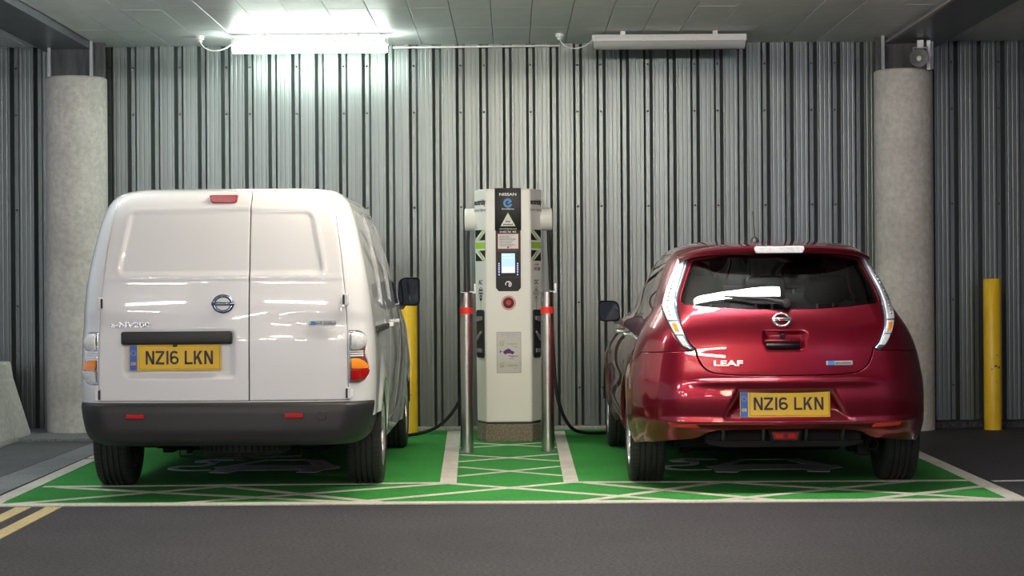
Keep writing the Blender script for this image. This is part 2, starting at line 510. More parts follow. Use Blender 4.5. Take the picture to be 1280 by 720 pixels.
# ------------------------------------------------------------------ setting: columns
def column(cx, cy, r, top, side):
    c = bpy.data.objects.new('column', None); COL.objects.link(c); c.location = (cx, cy, 0); c['kind'] = 'structure'
    pr = [(0, 0.0), (r, 0.0), (r, top - 0.012), (r - 0.012, top), (0, top)]
    MB().lathe(pr, (0, 0, 0), 'z', 64).build('shaft', M['concrete'], c, 40)
    MB().box(-r + 0.02, r - 0.02, 0.02, 0.06, top, CZ + 0.02).build('infill_plate', M['infill'], c)
    for x in (-r + 0.05, r - 0.11) if side < 0 else (-r + 0.06, r - 0.02):
        MB().box(x - 0.012, x + 0.012, -0.10, -0.06, top, CZ + 0.01, 0.002).build('hanger_post', M['post'], c)
    return c
column(-3.635, 16.66, 0.255, 2.985, -1)
column(3.285, 16.66, 0.243, 3.0, 1)

# ------------------------------------------------------------------ fluorescent fittings
def fitting(name, label, loc, length, lit, group=None, cat='light', rz=0.0, tube=None):
    t = thing(name, label, cat, loc, rz, group)
    h = length / 2
    b = MB(); b.prism([(-0.045, 0), (0.045, 0), (0.055, -0.030), (0.055, -0.052), (-0.055, -0.052), (-0.055, -0.030)], -h, h, 'x')
    b.build('housing', M['white_plastic'], t)
    # rounded diffuser below
    pr = [(0.066 * math.cos(a), -0.066 - 0.050 * math.sin(a)) for a in [-0.3 + i * (PI + 0.6) / 16 for i in range(17)]]
    MB().prism(pr, -h + 0.01, h - 0.01, 'x').build('diffuser', (tube or M['tube_wall']) if lit else M['clear'], t, 40)
    if not lit:
        MB().lathe([(0, -h + 0.05), (0.013, -h + 0.05), (0.013, h - 0.05), (0, h - 0.05)], (0, 0, -0.07), 'x', 12).build('tube', M['tube_off'], t, 40)
    for x in (-h * 0.98, -h * 0.33, h * 0.33, h * 0.98):
        MB().box(x - 0.012, x + 0.012, -0.075, -0.066, -0.055, -0.012, 0.003).build('clip', M['white_plastic'], t)
    for x in (-h * 0.6, h * 0.6):
        MB().box(x - 0.02, x + 0.02, -0.03, 0.03, 0, CZ - loc[2]).build('bracket', M['white_plastic'], t)
    return t
fitting('fluorescent_light', 'lit fluorescent fitting with glowing diffuser under the ceiling above the white van', (-1.63, 16.2, 3.245), 1.27, True)
fitting('fluorescent_light', 'unlit white fluorescent fitting under the ceiling above the red hatchback', (1.29, 16.2, 3.255), 1.25, False)
def jbox(x, label, ex, ez):
    t = thing('junction_box', label, 'junction box', (x, 16.3, CZ))
    MB().lathe([(0, -0.05), (0.018, -0.05), (0.02, -0.035), (0.033, -0.03), (0.035, 0.0), (0, 0)], (0, 0, 0), 'z', 16).build('box', M['white_plastic'], t, 40)
    d = ex - x
    MB().tube(bez((0, 0, -0.045), (0.03, 0, -0.13), (d * 0.6, 0, -0.16), (d, -0.08, ez - CZ), 20), 0.005, 8).build('flex', M['white_plastic'], t, 60)
jbox(-2.54, 'white ceiling junction box with a drooping flex left of the lit fluorescent fitting', -2.26, 3.22)
jbox(0.405, 'white ceiling junction box with a drooping flex left of the unlit fluorescent fitting', 0.67, 3.22)
tag(MB().tube([(-1.0, 16.93, 3.255), (0.42, 16.93, 3.262)], 0.009, 8).build('conduit', M['white_plastic'], None, 60),
    'thin white conduit running along the top of the cladding between the two fluorescent fittings', 'conduit')
# unseen fittings: rows read from reflections in the paintwork, plus fittings added as fill
WHITE, WARM, COOL = M['tube'], M['tube_warm'], M['tube_cool']
for i, (x, y, tb) in enumerate(((-3.3, 12.0, M['tube_fill']), (1.25, 11.32, M['tube_soft']), (-0.15, 11.2, M['tube_mild']),  # left and centre fittings here are unseen fill, added to brighten column and charger
                                (0.5, 5.5, M['tube_mild']),
                                (-4.4, 2.2, WHITE), (-1.6, 2.2, WHITE), (1.4, 2.2, WARM), (4.4, 2.2, COOL),
                                (-6.0, -3.0, WHITE), (-3.0, -3.0, WHITE), (0.0, -3.0, WARM), (3.0, -3.0, COOL),
                                (-5.0, -9.0, WHITE), (-2.0, -9.0, WHITE), (1.0, -9.0, WARM), (4.0, -9.0, COOL),
                                (-7.0, -16.0, WHITE), (-3.0, -16.0, WHITE), (1.0, -16.0, WHITE), (5.0, -16.0, COOL),
                                (-5.0, -22.0, WHITE), (-1.0, -22.0, WHITE), (3.0, -22.0, WARM))):
    fitting('unseen_ceiling_light', 'lit fluorescent ceiling fitting out of view, some of the set added as fill light', (x, y, 3.15), 1.2 if y > 0 else 0.9, True,
            'ceiling lights behind the photographer', tube=tb)

# ------------------------------------------------------------------ horn loudspeaker on the right column
t = thing('horn_loudspeaker', 'small grey horn loudspeaker on a bracket above the right concrete column', 'loudspeaker', (3.35, 16.30, 3.055), R(-14))
MB().lathe([(0.010, -0.01), (0.016, -0.005), (0.024, -0.03), (0.045, -0.07), (0.072, -0.105), (0.076, -0.112), (0.073, -0.106), (0.046, -0.066), (0.03, 0.0), (0.04, 0.02), (0.04, 0.10), (0.02, 0.12), (0, 0.12)],
           (0, 0, 0), 'y', 32).build('horn', M['horn'], t, 40)
MB().lathe([(0, -0.075), (0.018, -0.072), (0.024, -0.06), (0.024, -0.03), (0, -0.02)], (0, 0, 0), 'y', 20).build('driver_cone', M['white_plastic'], t, 40)
MB().tube([(-0.05, 0.05, 0.01), (-0.052, 0.05, 0.10), (0.06, 0.05, 0.10), (0.062, 0.05, -0.02)], 0.008, 8).box(-0.02, 0.03, 0.03, 0.08, 0.10, 0.16).build('bracket', M['post'], t, 40)
MB().box(0.055, 0.085, 0.06, 0.09, -0.08, 0.16).build('mounting_arm', M['post'], t)

# ------------------------------------------------------------------ concrete barrier at the left edge
t = thing('concrete_barrier', 'weathered concrete traffic barrier at the left edge before the cladding', 'barrier', (-4.60, 15.5, 0))
pr = [(-0.46, 0), (0.66, 0), (0.66, 0.05), (0.52, 0.50), (0.50, 0.635), (-0.30, 0.635), (-0.32, 0.53), (-0.46, 0.05)]
b = MB(); b.prism([(p[0], p[1]) for p in pr], -0.42, 0.78, 'y')
bmx = b.build('barrier_body', M['concrete'], t)
bv = bmx.modifiers.new('bevel', 'BEVEL'); bv.width = 0.015; bv.segments = 2

# ------------------------------------------------------------------ yellow and stainless posts
def yellow_post(x, y, r, h, label, chips):
    t = thing('yellow_bollard', label, 'bollard', (x, y, 0))
    MB().lathe([(0, 0), (r, 0), (r, h - 0.01), (r - 0.008, h), (0, h)], (0, 0, 0), 'z', 40).build('post', M['yellow'], t, 40)
    for (a, z, wd, hh) in chips:
        m = MB(); n = 8
        pts = []
        for i in range(n):
            q = 2 * PI * i / n
            k = random.uniform(0.6, 1.15)
            th = a + wd * math.cos(q) * k; zz = z + hh * math.sin(q) * k
            pts.append(((r + 0.0008) * math.sin(th), -(r + 0.0008) * math.cos(th), zz))
        m.add(pts, [tuple(range(n))]).build('paint_chip', M['yellow_chip'], t)
    return t
yellow_post(3.99, 16.55, 0.072, 1.255, 'yellow painted bollard with chipped paint beyond the red hatchback, by the wall', ((0.15, 0.53, 0.25, 0.012), (0.55, 0.52, 0.2, 0.014), (0.3, 0.62, 0.1, 0.006), (-0.3, 0.505, 0.12, 0.006), (0.2, 0.40, 0.08, 0.005)))
yellow_post(-0.858, 16.45, 0.073, 1.10, 'yellow painted bollard half hidden behind the white van by the wall', ((0.3, 0.33, 0.1, 0.006),))
def steel_post(x, y, label):
    t = thing('steel_bollard', label, 'bollard', (x, y, 0))
    r, h = 0.047, 1.18
    MB().lathe([(0, 0), (r, 0), (r, h - 0.02), (r + 0.001, h - 0.02), (r + 0.001, h - 0.004), (r - 0.005, h), (0, h)], (0, 0, 0), 'z', 40).build('post', M['steel'], t, 40)
    MB().lathe([(r, 1.02), (r + 0.0014, 1.02), (r + 0.0014, 1.068), (r, 1.068)], (0, 0, 0), 'z', 40).build('reflective_band', M['red_band'], t, 40)
    MB().lathe([(r, 0.0), (r + 0.006, 0.0), (r + 0.003, 0.008), (r, 0.010)], (0, 0, 0), 'z', 40).build('base_collar', M['infill'], t, 40)
    for a in (0.9, 2.4):
        MB().lathe([(0, 0), (0.005, 0), (0.005, 0.008), (0, 0.01)], (r * 0.75 * math.cos(a), r * 0.75 * math.sin(a), h), 'z', 8).build('cap_screw', M['steel'], t)
    MB().box(r * 0.4, r + 0.022, 0.03, 0.05, h - 0.01, h + 0.004).box(r + 0.010, r + 0.022, 0.03, 0.05, h - 0.01, h + 0.06, 0.002).build('bracket', M['white_plastic'], t)
steel_post(-0.335, 14.56, 'stainless steel bollard with red band left of the charging post')
steel_post(0.257, 14.60, 'stainless steel bollard with red band right of the charging post')

# ------------------------------------------------------------------ rapid charger
ch = thing('charging_post', 'tall white electric car charger with black display panel on a concrete plinth', 'charger', (-0.028, 15.62, 0))
def plan(f, s, c, d):        # front half width, side half width, chamfer depth, total depth
    return [(-f, 0), (f, 0), (s, c), (s, d), (-s, d), (-s, c)]
def loft(polys, zs):
    m = MB(); n = len(polys[0]); vs = []
    for p, z in zip(polys, zs): vs += [(q[0], q[1], z) for q in p]
    fs = [tuple(range(n))[::-1], tuple(range((len(zs) - 1) * n, len(zs) * n))]
    for i in range(len(zs) - 1):
        for k in range(n):
            fs.append((i * n + k, i * n + (k + 1) % n, (i + 1) * n + (k + 1) % n, (i + 1) * n + k))
    return m.add(vs, fs)
FB, SB, FT, ST, CH, DP = 0.178, 0.252, 0.176, 0.266, 0.18, 0.62
NZ = 20
bo = loft([plan(FB + (FT - FB) * i / NZ, SB + (ST - SB) * i / NZ, CH, DP) for i in range(NZ + 1)], [0.152 + (1.985 - 0.152) * i / NZ for i in range(NZ + 1)]).build('cabinet', M['charger_white'], ch)
bv = bo.modifiers.new('bevel', 'BEVEL'); bv.width = 0.012; bv.segments = 3; bv.limit_method = 'ANGLE'
bo.data.polygons.foreach_set('use_smooth', [True] * len(bo.data.polygons)); bo.data.set_sharp_from_angle(angle=R(20))
loft([plan(FB - 0.006, SB - 0.006, CH, DP), ] * 2, [0.14, 0.155]).build('shadow_gap', M['black_print'], ch)
pl = loft([plan(FB + 0.004, SB + 0.004, CH, DP + 0.01)] * 2, [0.0, 0.142]).build('plinth', M['plinth'], ch)
bv = pl.modifiers.new('bevel', 'BEVEL'); bv.width = 0.008; bv.segments = 2
# black display column
MB().box(-0.103, 0.103, -0.010, 0.01, 1.658, 1.990, 0.004).build('header_panel', M['black_satin'], ch, 30)
dp = MB(); dp.prism([(-0.098, 1.66), (0.098, 1.66), (0.098, 1.208), (0.076, 1.182), (-0.076, 1.182), (-0.098, 1.208)], -0.008, 0.01, 'y')
dpo = dp.build('display_panel', M['black_satin'], ch)
bv = dpo.modifiers.new('bevel', 'BEVEL'); bv.width = 0.004; bv.segments = 2
ed = MB()
ed.prism([(-0.098, 1.655), (-0.091, 1.655), (-0.091, 1.21), (-0.098, 1.21)], -0.014, -0.004, 'y').prism([(0.091, 1.655), (0.098, 1.655), (0.098, 1.21), (0.091, 1.21)], -0.014, -0.004, 'y')
ed.prism([(-0.09, 1.508), (0.09, 1.508), (0.09, 1.498), (0.07, 1.489), (-0.07, 1.489), (-0.09, 1.498)], -0.016, -0.004, 'y')
ed.prism([(-0.092, 1.294), (0.092, 1.294), (0.092, 1.288), (-0.092, 1.288)], -0.013, -0.004, 'y')
ed.build('bezel', M['black_plastic'], ch)
text('NISSAN', 0.021, M['white_print'], ch, loc=(0, -0.0105, 1.931), bold=0.03, xs=1.35)
# round blue "e" emblem
def arc(cx, cz, r, a0, a1, n=24): return [(cx + r * math.cos(R(a0 + (a1 - a0) * i / n)), cz + r * math.sin(R(a0 + (a1 - a0) * i / n))) for i in range(n + 1)]
MB().stroke(arc(0, 1.872, 0.027, 62, 345), 0.017, -0.0125, -0.0105).stroke([(-0.001, 1.868), (0.028, 1.890)], 0.014, -0.0125, -0.0105).stroke(arc(0, 1.872, 0.027, 38, 62, 6), 0.017, -0.0125, -0.0105).build('emblem', M['blue_print'], ch, label='round blue letter e emblem')
text('ElectricHighway', 0.0105, M['white_print'], ch, loc=(0, -0.0105, 1.822), bold=0.02)
MB().prism([(-0.060, 1.690), (0.060, 1.690), (0.0, 1.799)], -0.0112, -0.0105, 'y').build('sign_border', M['green_print'], ch)
MB().prism([(-0.054, 1.6935), (0.054, 1.6935), (0.0, 1.792)], -0.0118, -0.0112, 'y').build('warning_triangle', M['paper'], ch, label='pale triangular sticker with small dark print')
tm = MB()
for x0, x1, z0, z1 in ((-0.020, 0.020, 1.722, 1.733), (-0.014, -0.008, 1.742, 1.75)):
    for i in range(5 if x1 > 0 else 1):
        s_ = (x1 - x0) / (5 if x1 > 0 else 1)
        tm.box(x0 + i * s_, x0 + (i + 0.7) * s_, -0.0124, -0.0118, z0, z1)
for i in range(8): tm.box(-0.038 + i * 0.0098, -0.031 + i * 0.0098, -0.0124, -0.0118, 1.699, 1.708 + 0.002 * (i % 3 == 1))
tm.build('triangle_print', M['black_print'], ch)
text('electrichighway.co.uk', 0.0105, M['white_print'], ch, loc=(0, -0.0105, 1.666), bold=0.02, xs=1.05)
text('01453 761 455', 0.015, M['white_print'], ch, loc=(0, -0.0085, 1.640), bold=0.035, xs=1.0)
MB().box(-0.083, 0.083, -0.0095, -0.008, 1.512, 1.633).build('notice_border', M['red_print'], ch)
MB().box(-0.079, 0.079, -0.0102, -0.0095, 1.516, 1.629).build('paper_notice', M['paper'], ch)
pr = MB(); z = 1.622
for i in range(11):
    pr.box(-0.070, -0.070 + rng.uniform(0.08, 0.138), -0.0107, -0.0102, z - 0.0035, z); z -= 0.0088
pr.build('notice_print', M['grey_print'], ch)
MB().lathe([(0, -0.0112), (0.008, -0.0112), (0.008, -0.010), (0, -0.010)], (0, 0, 1.525), 'y', 16).build('notice_emblem', M['red_print'], ch)
MB().box(-0.058, 0.058, -0.013, -0.008, 1.319, 1.483, 0.002).build('screen_frame', M['black_gloss'], ch)
MB().box(-0.053, 0.053, -0.0142, -0.013, 1.324, 1.478).build('screen', M['screen'], ch, label='lit pale blue screen')
for x1, z0, z1 in ((0.049, 1.328, 1.372), (0.02, 1.462, 1.467), (0.035, 1.440, 1.444)):
    MB().box(-0.049, x1, -0.0147, -0.0142, z0, z1).build('screen_text', M['screen_light'], ch)
for x in (-0.073, 0.073):
    for i in range(6):
        MB().lathe([(0, -0.0125), (0.0052, -0.012), (0.006, -0.008)], (x, 0, 1.398 - i * 0.0165 + (0.0 if i < 5 else -0.004)), 'y', 10).build('key', M['led'], ch)
# contactless card mark
MB().stroke(arc(0.0, 1.236, 0.022, -60, 200, 14), 0.008, -0.0105, -0.008).stroke([(0.011, 1.217), (0.004, 1.227), (0.012, 1.239), (0.0, 1.253)], 0.009, -0.0105, -0.008).build('card_reader_mark', M['white_print'], ch)
# emergency stop
MB().lathe([(0.0, -0.004), (0.056, -0.004), (0.057, 0.002)], (0, 0, 1.090), 'y', 36).build('stop_plate', M['red_print'], ch, 40)
MB().lathe([(0.047, -0.0045), (0.051, -0.005), (0.0515, -0.0035)], (0, 0, 1.090), 'y', 36).build('stop_ring', M['white_print'], ch, 40)
MB().lathe([(0.0, -0.012), (0.036, -0.012), (0.040, -0.008), (0.041, -0.003)], (0, 0, 1.090), 'y', 36).build('stop_collar', M['black_plastic'], ch, 40)
MB().lathe([(0, -0.040), (0.016, -0.040), (0.022, -0.034), (0.022, -0.026), (0.012, -0.022), (0.012, -0.01)], (0, 0, 1.090), 'y', 28).build('stop_button', M['red_print'], ch, 40)
# sticker with the network logos
MB().box(-0.096, 0.096, -0.0012, 0.001, 0.540, 0.862).build('sticker_border', M['grey_print'], ch)
MB().box(-0.093, 0.093, -0.0018, -0.0012, 0.543, 0.859).build('sticker', M['sticker'], ch)
for i, (nm, z, sub) in enumerate((('source', 0.762, 'LONDON'), ('source', 0.592, 'EAST'))):
    text('source', 0.017, M['lime_text'], ch, loc=(0.030, -0.0018, z), bold=0.03, xs=1.15)
    MB().stroke([(-0.068, z - 0.008), (-0.068, z + 0.016), (-0.052, z + 0.028), (-0.032, z + 0.026)], 0.005, -0.0024, -0.0018).stroke([(-0.068, z - 0.008), (-0.045, z - 0.006), (-0.038, z + 0.012)], 0.005, -0.0024, -0.0018).stroke([(-0.060, z + 0.006), (-0.052, z + 0.002), (-0.044, z + 0.014)], 0.005, -0.0024, -0.0018).build('logo', M['lime_text'], ch)
    text(sub, 0.007, M['grey_print'], ch, loc=(0.05, -0.0018, z - 0.020))
cs = MB(); cs.prism([(-0.045, 0.698), (-0.04, 0.712), (-0.022, 0.724), (-0.005, 0.731), (0.010, 0.727), (0.022, 0.714), (0.040, 0.708), (0.045, 0.698), (0.03, 0.693), (-0.03, 0.693)], -0.0026, -0.0018, 'y')
cs.stroke([(-0.045, 0.708), (-0.068, 0.708)], 0.004, -0.0026, -0.0018).stroke([(-0.068, 0.696), (-0.068, 0.720)], 0.006, -0.0026, -0.0018)
for x in (-0.028, 0.027): cs.lathe([(0, -0.0030), (0.009, -0.0030), (0.009, -0.0018)], (x, 0, 0.694), 'y', 14)
cs.build('car_logo', M['purple_print'], ch)
text('Plugged-In', 0.0125, M['purple_print'], ch, loc=(0.036, -0.0018, 0.667), bold=0.02)
text('Midlands', 0.0085, M['purple_print'], ch, loc=(0.022, -0.0018, 0.648))
text('THIS CHARGING POINT IS', 0.0075, M['grey_print'], ch, loc=(0, -0.0018, 0.838))
text('part of', 0.007, M['grey_print'], ch, loc=(0, -0.0018, 0.818))
# chamfers: mirrored halves of a black and green flag, texts and holsters
for sd in (-1, 1):
    uL = math.hypot(ST - FT, CH)
    d = Vector(((ST - FT), -CH)).normalized()          # left chamfer: from its back edge to its front edge
    def lean(z):
        f = (z - 0.152) / (1.985 - 0.152)
        return SB + (ST - SB) * f, FB + (FT - FB) * f
    def P(u, z, h):                                     # u from the back edge; h = proud
        s_, f_ = lean(z)
        x = s_ + (f_ - s_) * u / uL; y = CH * (1 - u / uL)
        nx, ny = CH / uL, -(s_ - f_) / uL
        return (sd * (x + nx * h), y + ny * h, z)
    def poly(m, pts, h0, h1):
        n = len(pts)
        m.add([P(u, z, h0) for u, z in pts] + [P(u, z, h1) for u, z in pts],
              [tuple(range(n)), tuple(range(n, 2 * n))] + [(i, (i + 1) % n, n + (i + 1) % n, n + i) for i in range(n)])
    L = uL * 0.96
    m = MB(); poly(m, [(0.01, 1.42), (L, 1.42), (L, 1.665), (0.01, 1.665)], -0.001, 0.0008); m.build('flag_black', M['black_print'], ch)
    m = MB()
    for t in (0, 1):
        k = (lambda z: z) if t == 0 else (lambda z: 2 * 1.5425 - z)
        poly(m, [(0.01, k(1.555)), (0.035, k(1.555)), (L, k(1.645)), (L, k(1.665)), (L - 0.045, k(1.665)), (0.01, k(1.595))], 0.0008, 0.0014)
    poly(m, [(0.01, 1.503), (L, 1.503), (L, 1.582), (0.01, 1.582)], 0.0014, 0.0018)
    m.build('flag_white', M['white_print'], ch)
    m = MB()
    poly(m, [(0.01, 1.518), (L, 1.518), (L, 1.567), (0.01, 1.567)], 0.0018, 0.0023)
    for t in (0, 1):
        k = (lambda z: z) if t == 0 else (lambda z: 2 * 1.5425 - z)
        poly(m, [(0.055, k(1.585)), (0.085, k(1.585)), (L - 0.01, k(1.664)), (L - 0.035, k(1.664))], 0.0020, 0.0026)
    m.build('flag_green', M['green_print'], ch)
    ang = math.atan2(d.y, d.x)
    if sd < 0:
        rot = (PI / 2, 0, ang)
        pos = lambda u, z: (P(u, z, 0.0008))
    else:
        rot = (PI / 2, 0, -ang)
        pos = lambda u, z: (P(u, z, 0.0008))
    def T(s_, u, z, sz, m_, **k): text(s_, sz, m_, ch, loc=pos(u, z), rot=rot, **k)
    T('ecotricity', 0.10, 1.865, 0.042, M['black_print'], bold=0.06, xs=0.85)
    T('Electric Highway', 0.10, 1.812, 0.023, M['grey_print'], xs=0.95)
    if sd > 0:
        T('ecotricity', 0.095, 1.385, 0.016, M['red_print'], bold=0.02)
        T('01453 761', 0.095, 1.345, 0.026, M['black_print'], bold=0.03, xs=0.8)
    T('AC' if sd < 0 else 'DC', 0.10, 1.235, 0.036, M['black_print'], bold=0.02)
    def ring(m, u0, z0, r, w_=0.004, n=16, h0=0, h1=0.0008):
        for i in range(n):
            a, b_ = 2 * PI * i / n, 2 * PI * (i + 1) / n
            poly(m, [(u0 + (r + k) * math.cos(q), z0 + (r + k) * math.sin(q)) for q, k in ((a, -w_ / 2), (b_, -w_ / 2), (b_, w_ / 2), (a, w_ / 2))], h0, h1)
    m = MB()
    if sd < 0:
        ring(m, 0.10, 1.17, 0.042)
        for u0, z0 in ((0.08, 1.19), (0.10, 1.19), (0.12, 1.19), (0.08, 1.165), (0.10, 1.165), (0.12, 1.165), (0.09, 1.145), (0.11, 1.145)):
            ring(m, u0, z0, 0.005, 0.009, 8)
        poly(m, [(0.07, 1.128), (0.13, 1.128), (0.11, 1.105), (0.09, 1.105)], 0, 0.0008)
    else:
        for z0 in (1.19, 1.13): ring(m, 0.10, z0, 0.030); ring(m, 0.10, z0, 0.010, 0.008)
        ring(m, 0.055, 1.165, 0.012); ring(m, 0.145, 1.165, 0.012)
    poly(m, [(0.098, 1.105), (0.102, 1.105), (0.102, 1.035), (0.098, 1.035)], 0, 0.0008)
    m.build('socket_diagram', M['black_print'], ch)
    # holster recess with the lead's plug in it
    m = MB()
    poly(m, [(0.03, 0.675), (0.045, 0.66), (0.155, 0.66), (0.17, 0.675), (0.17, 1.02), (0.155, 1.035), (0.045, 1.035), (0.03, 1.02)], -0.02, 0.012)
    m.build('holster', M['black_plastic'], ch)
    for q, h1 in (([(0.05, 0.94), (0.15, 0.955), (0.15, 0.985), (0.05, 0.985)], 0.026), ([(0.06, 0.79), (0.14, 0.85), (0.14, 0.87), (0.06, 0.82)], 0.026), ([(0.06, 0.70), (0.14, 0.70), (0.14, 0.73), (0.06, 0.73)], 0.022)):
        m = MB(); poly(m, q, 0.012, h1); m.build('holster_lip', M['grey_print'], ch)
    # drum from which the lead hangs
    m = MB(); x0 = ST - 0.015
    hh = (0, 0.102, 0.108) if sd > 0 else (0, 0.10, 0.106)
    m.lathe([(0.0, x0), (0.09, x0), (0.09, x0 + 0.09), (0.083, x0 + 0.10), (0.0, x0 + 0.102)] if sd > 0 else
            [(0.0, -x0), (0.09, -x0), (0.09, -x0 - 0.085), (0.084, -x0 - 0.094), (0.0, -x0 - 0.095)], (0, 0.25, 1.752), 'x', 36).build('lead_holder', M['charger_white'], ch, 40)
cab = MB().tube(spline([(-0.345, 15.87, 1.70), (-0.348, 15.87, 1.5), (-0.345, 15.88, 1.17), (-0.352, 15.9, 0.80), (-0.372, 15.92, 0.50), (-0.44, 15.95, 0.28), (-0.60, 16.0, 0.10), (-0.83, 16.12, 0.022), (-1.1, 16.25, 0.02), (-1.45, 16.38, 0.06), (-1.62, 16.22, 0.35), (-1.64, 16.03, 0.72)], 8), 0.0135, 10)
cab.build('charging_cable', M['cable'], ch, 60, (0.028, -15.62, 0), label='black cable looping left to the floor behind the white van')
cab = MB().tube(spline([(0.292, 15.87, 1.70), (0.298, 15.88, 1.5), (0.313, 15.9, 1.17), (0.322, 15.9, 0.80), (0.345, 15.92, 0.42), (0.385, 15.94, 0.23), (0.46, 16.0, 0.09), (0.56, 16.1, 0.035), (0.77, 16.25, 0.02), (1.2, 16.5, 0.02), (1.55, 16.45, 0.25), (1.59, 16.05, 0.75)], 8), 0.0145, 10)
cab.build('charging_cable', M['cable'], ch, 60, (0.028, -15.62, 0), label='black cable looping right to the floor beside the red hatchback')

# ------------------------------------------------------------------ car body surfaces
def pchip(x, y):
    x = np.asarray(x, float); y = np.asarray(y, float)
    h = np.diff(x); d = np.diff(y) / h
    m = np.zeros_like(y)
    for i in range(1, len(x) - 1):
        if d[i - 1] * d[i] > 0:
            w1 = 2 * h[i] + h[i - 1]; w2 = h[i] + 2 * h[i - 1]
            m[i] = (w1 + w2) / (w1 / d[i - 1] + w2 / d[i])
    m[0] = d[0]; m[-1] = d[-1]
    def f(t):
        t = np.clip(t, x[0], x[-1])
        i = np.clip(np.searchsorted(x, t, side='right') - 1, 0, len(h) - 1)
        s = (t - x[i]) / h[i]
        return ((1 + 2 * s) * (1 - s)**2 * y[i] + s * (1 - s)**2 * h[i] * m[i] + s * s * (3 - 2 * s) * y[i + 1] + s * s * (s - 1) * h[i] * m[i + 1])
    return f

class Body:
    """stack of rounded plan outlines. rows: z, half width, rear y, front y, rear bulge, corner rx, corner ry.
    a = metres around the outline from the rear centre (right side positive), b = metres up the profile"""
    def __init__(s, rows, ref, fcorner=(0.45, 0.55)):
        r = np.array(rows, float)
        db = np.hypot(np.diff(r[:, 0]), np.maximum(np.abs(np.diff(r[:, 1])), np.abs(np.diff(r[:, 2]))))
        s.b = np.concatenate([[0], np.cumsum(db)])
        s.fn = [pchip(s.b, r[:, k]) for k in range(7)]
        s.W0, s.rx0, s.ry0, s.len0 = ref
        s.fc = fcorner
        s.L = np.cumsum([s.W0 - s.rx0, 0.5 * PI * 0.5 * (s.rx0 + s.ry0), s.len0 - s.ry0 - fcorner[1], 0.5 * PI * 0.5 * (fcorner[0] + fcorner[1]), s.W0 - fcorner[0]])
        s.A = s.L[-1]; s.B = s.b[-1]
    def P(s, a, b):
        a = np.asarray(a, float); b = np.asarray(b, float)
        sg = np.sign(a) + (a == 0); a = np.minimum(np.abs(a), s.A)
        z, W, Yr, Yf, bg, rx, ry = [f(b) for f in s.fn]
        rx = np.minimum(rx, W * 0.98); fx = np.minimum(s.fc[0], W * 0.9); fy = s.fc[1] * fx / s.fc[0]
        L0, L1, L2, L3, L4 = s.L
        t0 = np.clip(a / L0, 0, 1); t1 = np.clip((a - L0) / (L1 - L0), 0, 1) * PI / 2
        t2 = np.clip((a - L1) / (L2 - L1), 0, 1); t3 = np.clip((a - L2) / (L3 - L2), 0, 1) * PI / 2; t4 = np.clip((a - L3) / (L4 - L3), 0, 1)
        x1 = (W - rx) * t0 + rx * np.sin(t1)
        y1 = Yr + bg * (x1 / W)**2 + ry * (1 - np.cos(t1))
        ys = Yr + bg + ry; ye = Yf - fy - 0.12 * W
        y2 = ys + (ye - ys) * t2
        x3 = W - fx * (1 - np.cos(t3)); y3 = ye + fy * np.sin(t3)
        x4 = (W - fx) * (1 - t4); y4 = ye + fy + 0.12 * W * (1 - (x4 / np.maximum(W - fx, 1e-6))**2)
        x = np.where(a <= L1, x1, np.where(a <= L2, W, np.where(a <= L3, x3, x4)))
        y = np.where(a <= L1, y1, np.where(a <= L2, y2, np.where(a <= L3, y3, y4)))
        return np.stack([sg * x, y, z + 0 * a], -1)
    def N(s, a, b, e=0.004):
        a = np.asarray(a, float); b = np.asarray(b, float)
        u = s.P(np.clip(a + e, -s.A, s.A), b) - s.P(np.clip(a - e, -s.A, s.A), b)
        v = s.P(a, np.minimum(b + e, s.B)) - s.P(a, np.maximum(b - e, 0))
        n = np.cross(u, v)
        return n / np.maximum(np.linalg.norm(n, axis=-1, keepdims=True), 1e-12)
    def inv(s, pts, mode):
        """(x,z) on the rear or (y,z) on the right side -> (a,b)"""
        if not hasattr(s, 'tab'):
            s.tab = {}
        if mode not in s.tab:
            a = np.linspace(0, s.L[1], 260) if mode == 'rear' else np.linspace(s.L[0], s.A - 0.01, 500)
            if mode == 'rear': a = np.concatenate([-a[:0:-1], a])
            b = np.linspace(0, s.B * 0.98, 300)
            g = np.stack(np.meshgrid(a, b, indexing='ij'), -1).reshape(-1, 2)
            s.tab[mode] = (g, s.P(g[:, 0], g[:, 1]))
        g, p = s.tab[mode]
        ix = (0, 2) if mode == 'rear' else (1, 2)
        out = []
        for q in pts:
            q = np.array(q, float)
            k = np.argmin((p[:, ix[0]] - q[0])**2 + (p[:, ix[1]] - q[1])**2)
            ab = g[k].copy()
            for _ in range(6):
                f0 = s.P(*ab)[list(ix)] - q
                e = 1e-4
                J = np.stack([(s.P(ab[0] + e, ab[1])[list(ix)] - s.P(ab[0] - e, ab[1])[list(ix)]) / (2 * e),
                              (s.P(ab[0], ab[1] + e)[list(ix)] - s.P(ab[0], ab[1] - e)[list(ix)]) / (2 * e)], 1)
                if abs(np.linalg.det(J)) < 1e-4: break
                st = np.linalg.solve(J, f0)
                ab = ab - np.clip(st, -0.03, 0.03)
            ab[1] = min(max(ab[1], 0.001), s.B - 0.001)
            out.append(ab)
        return np.array(out)

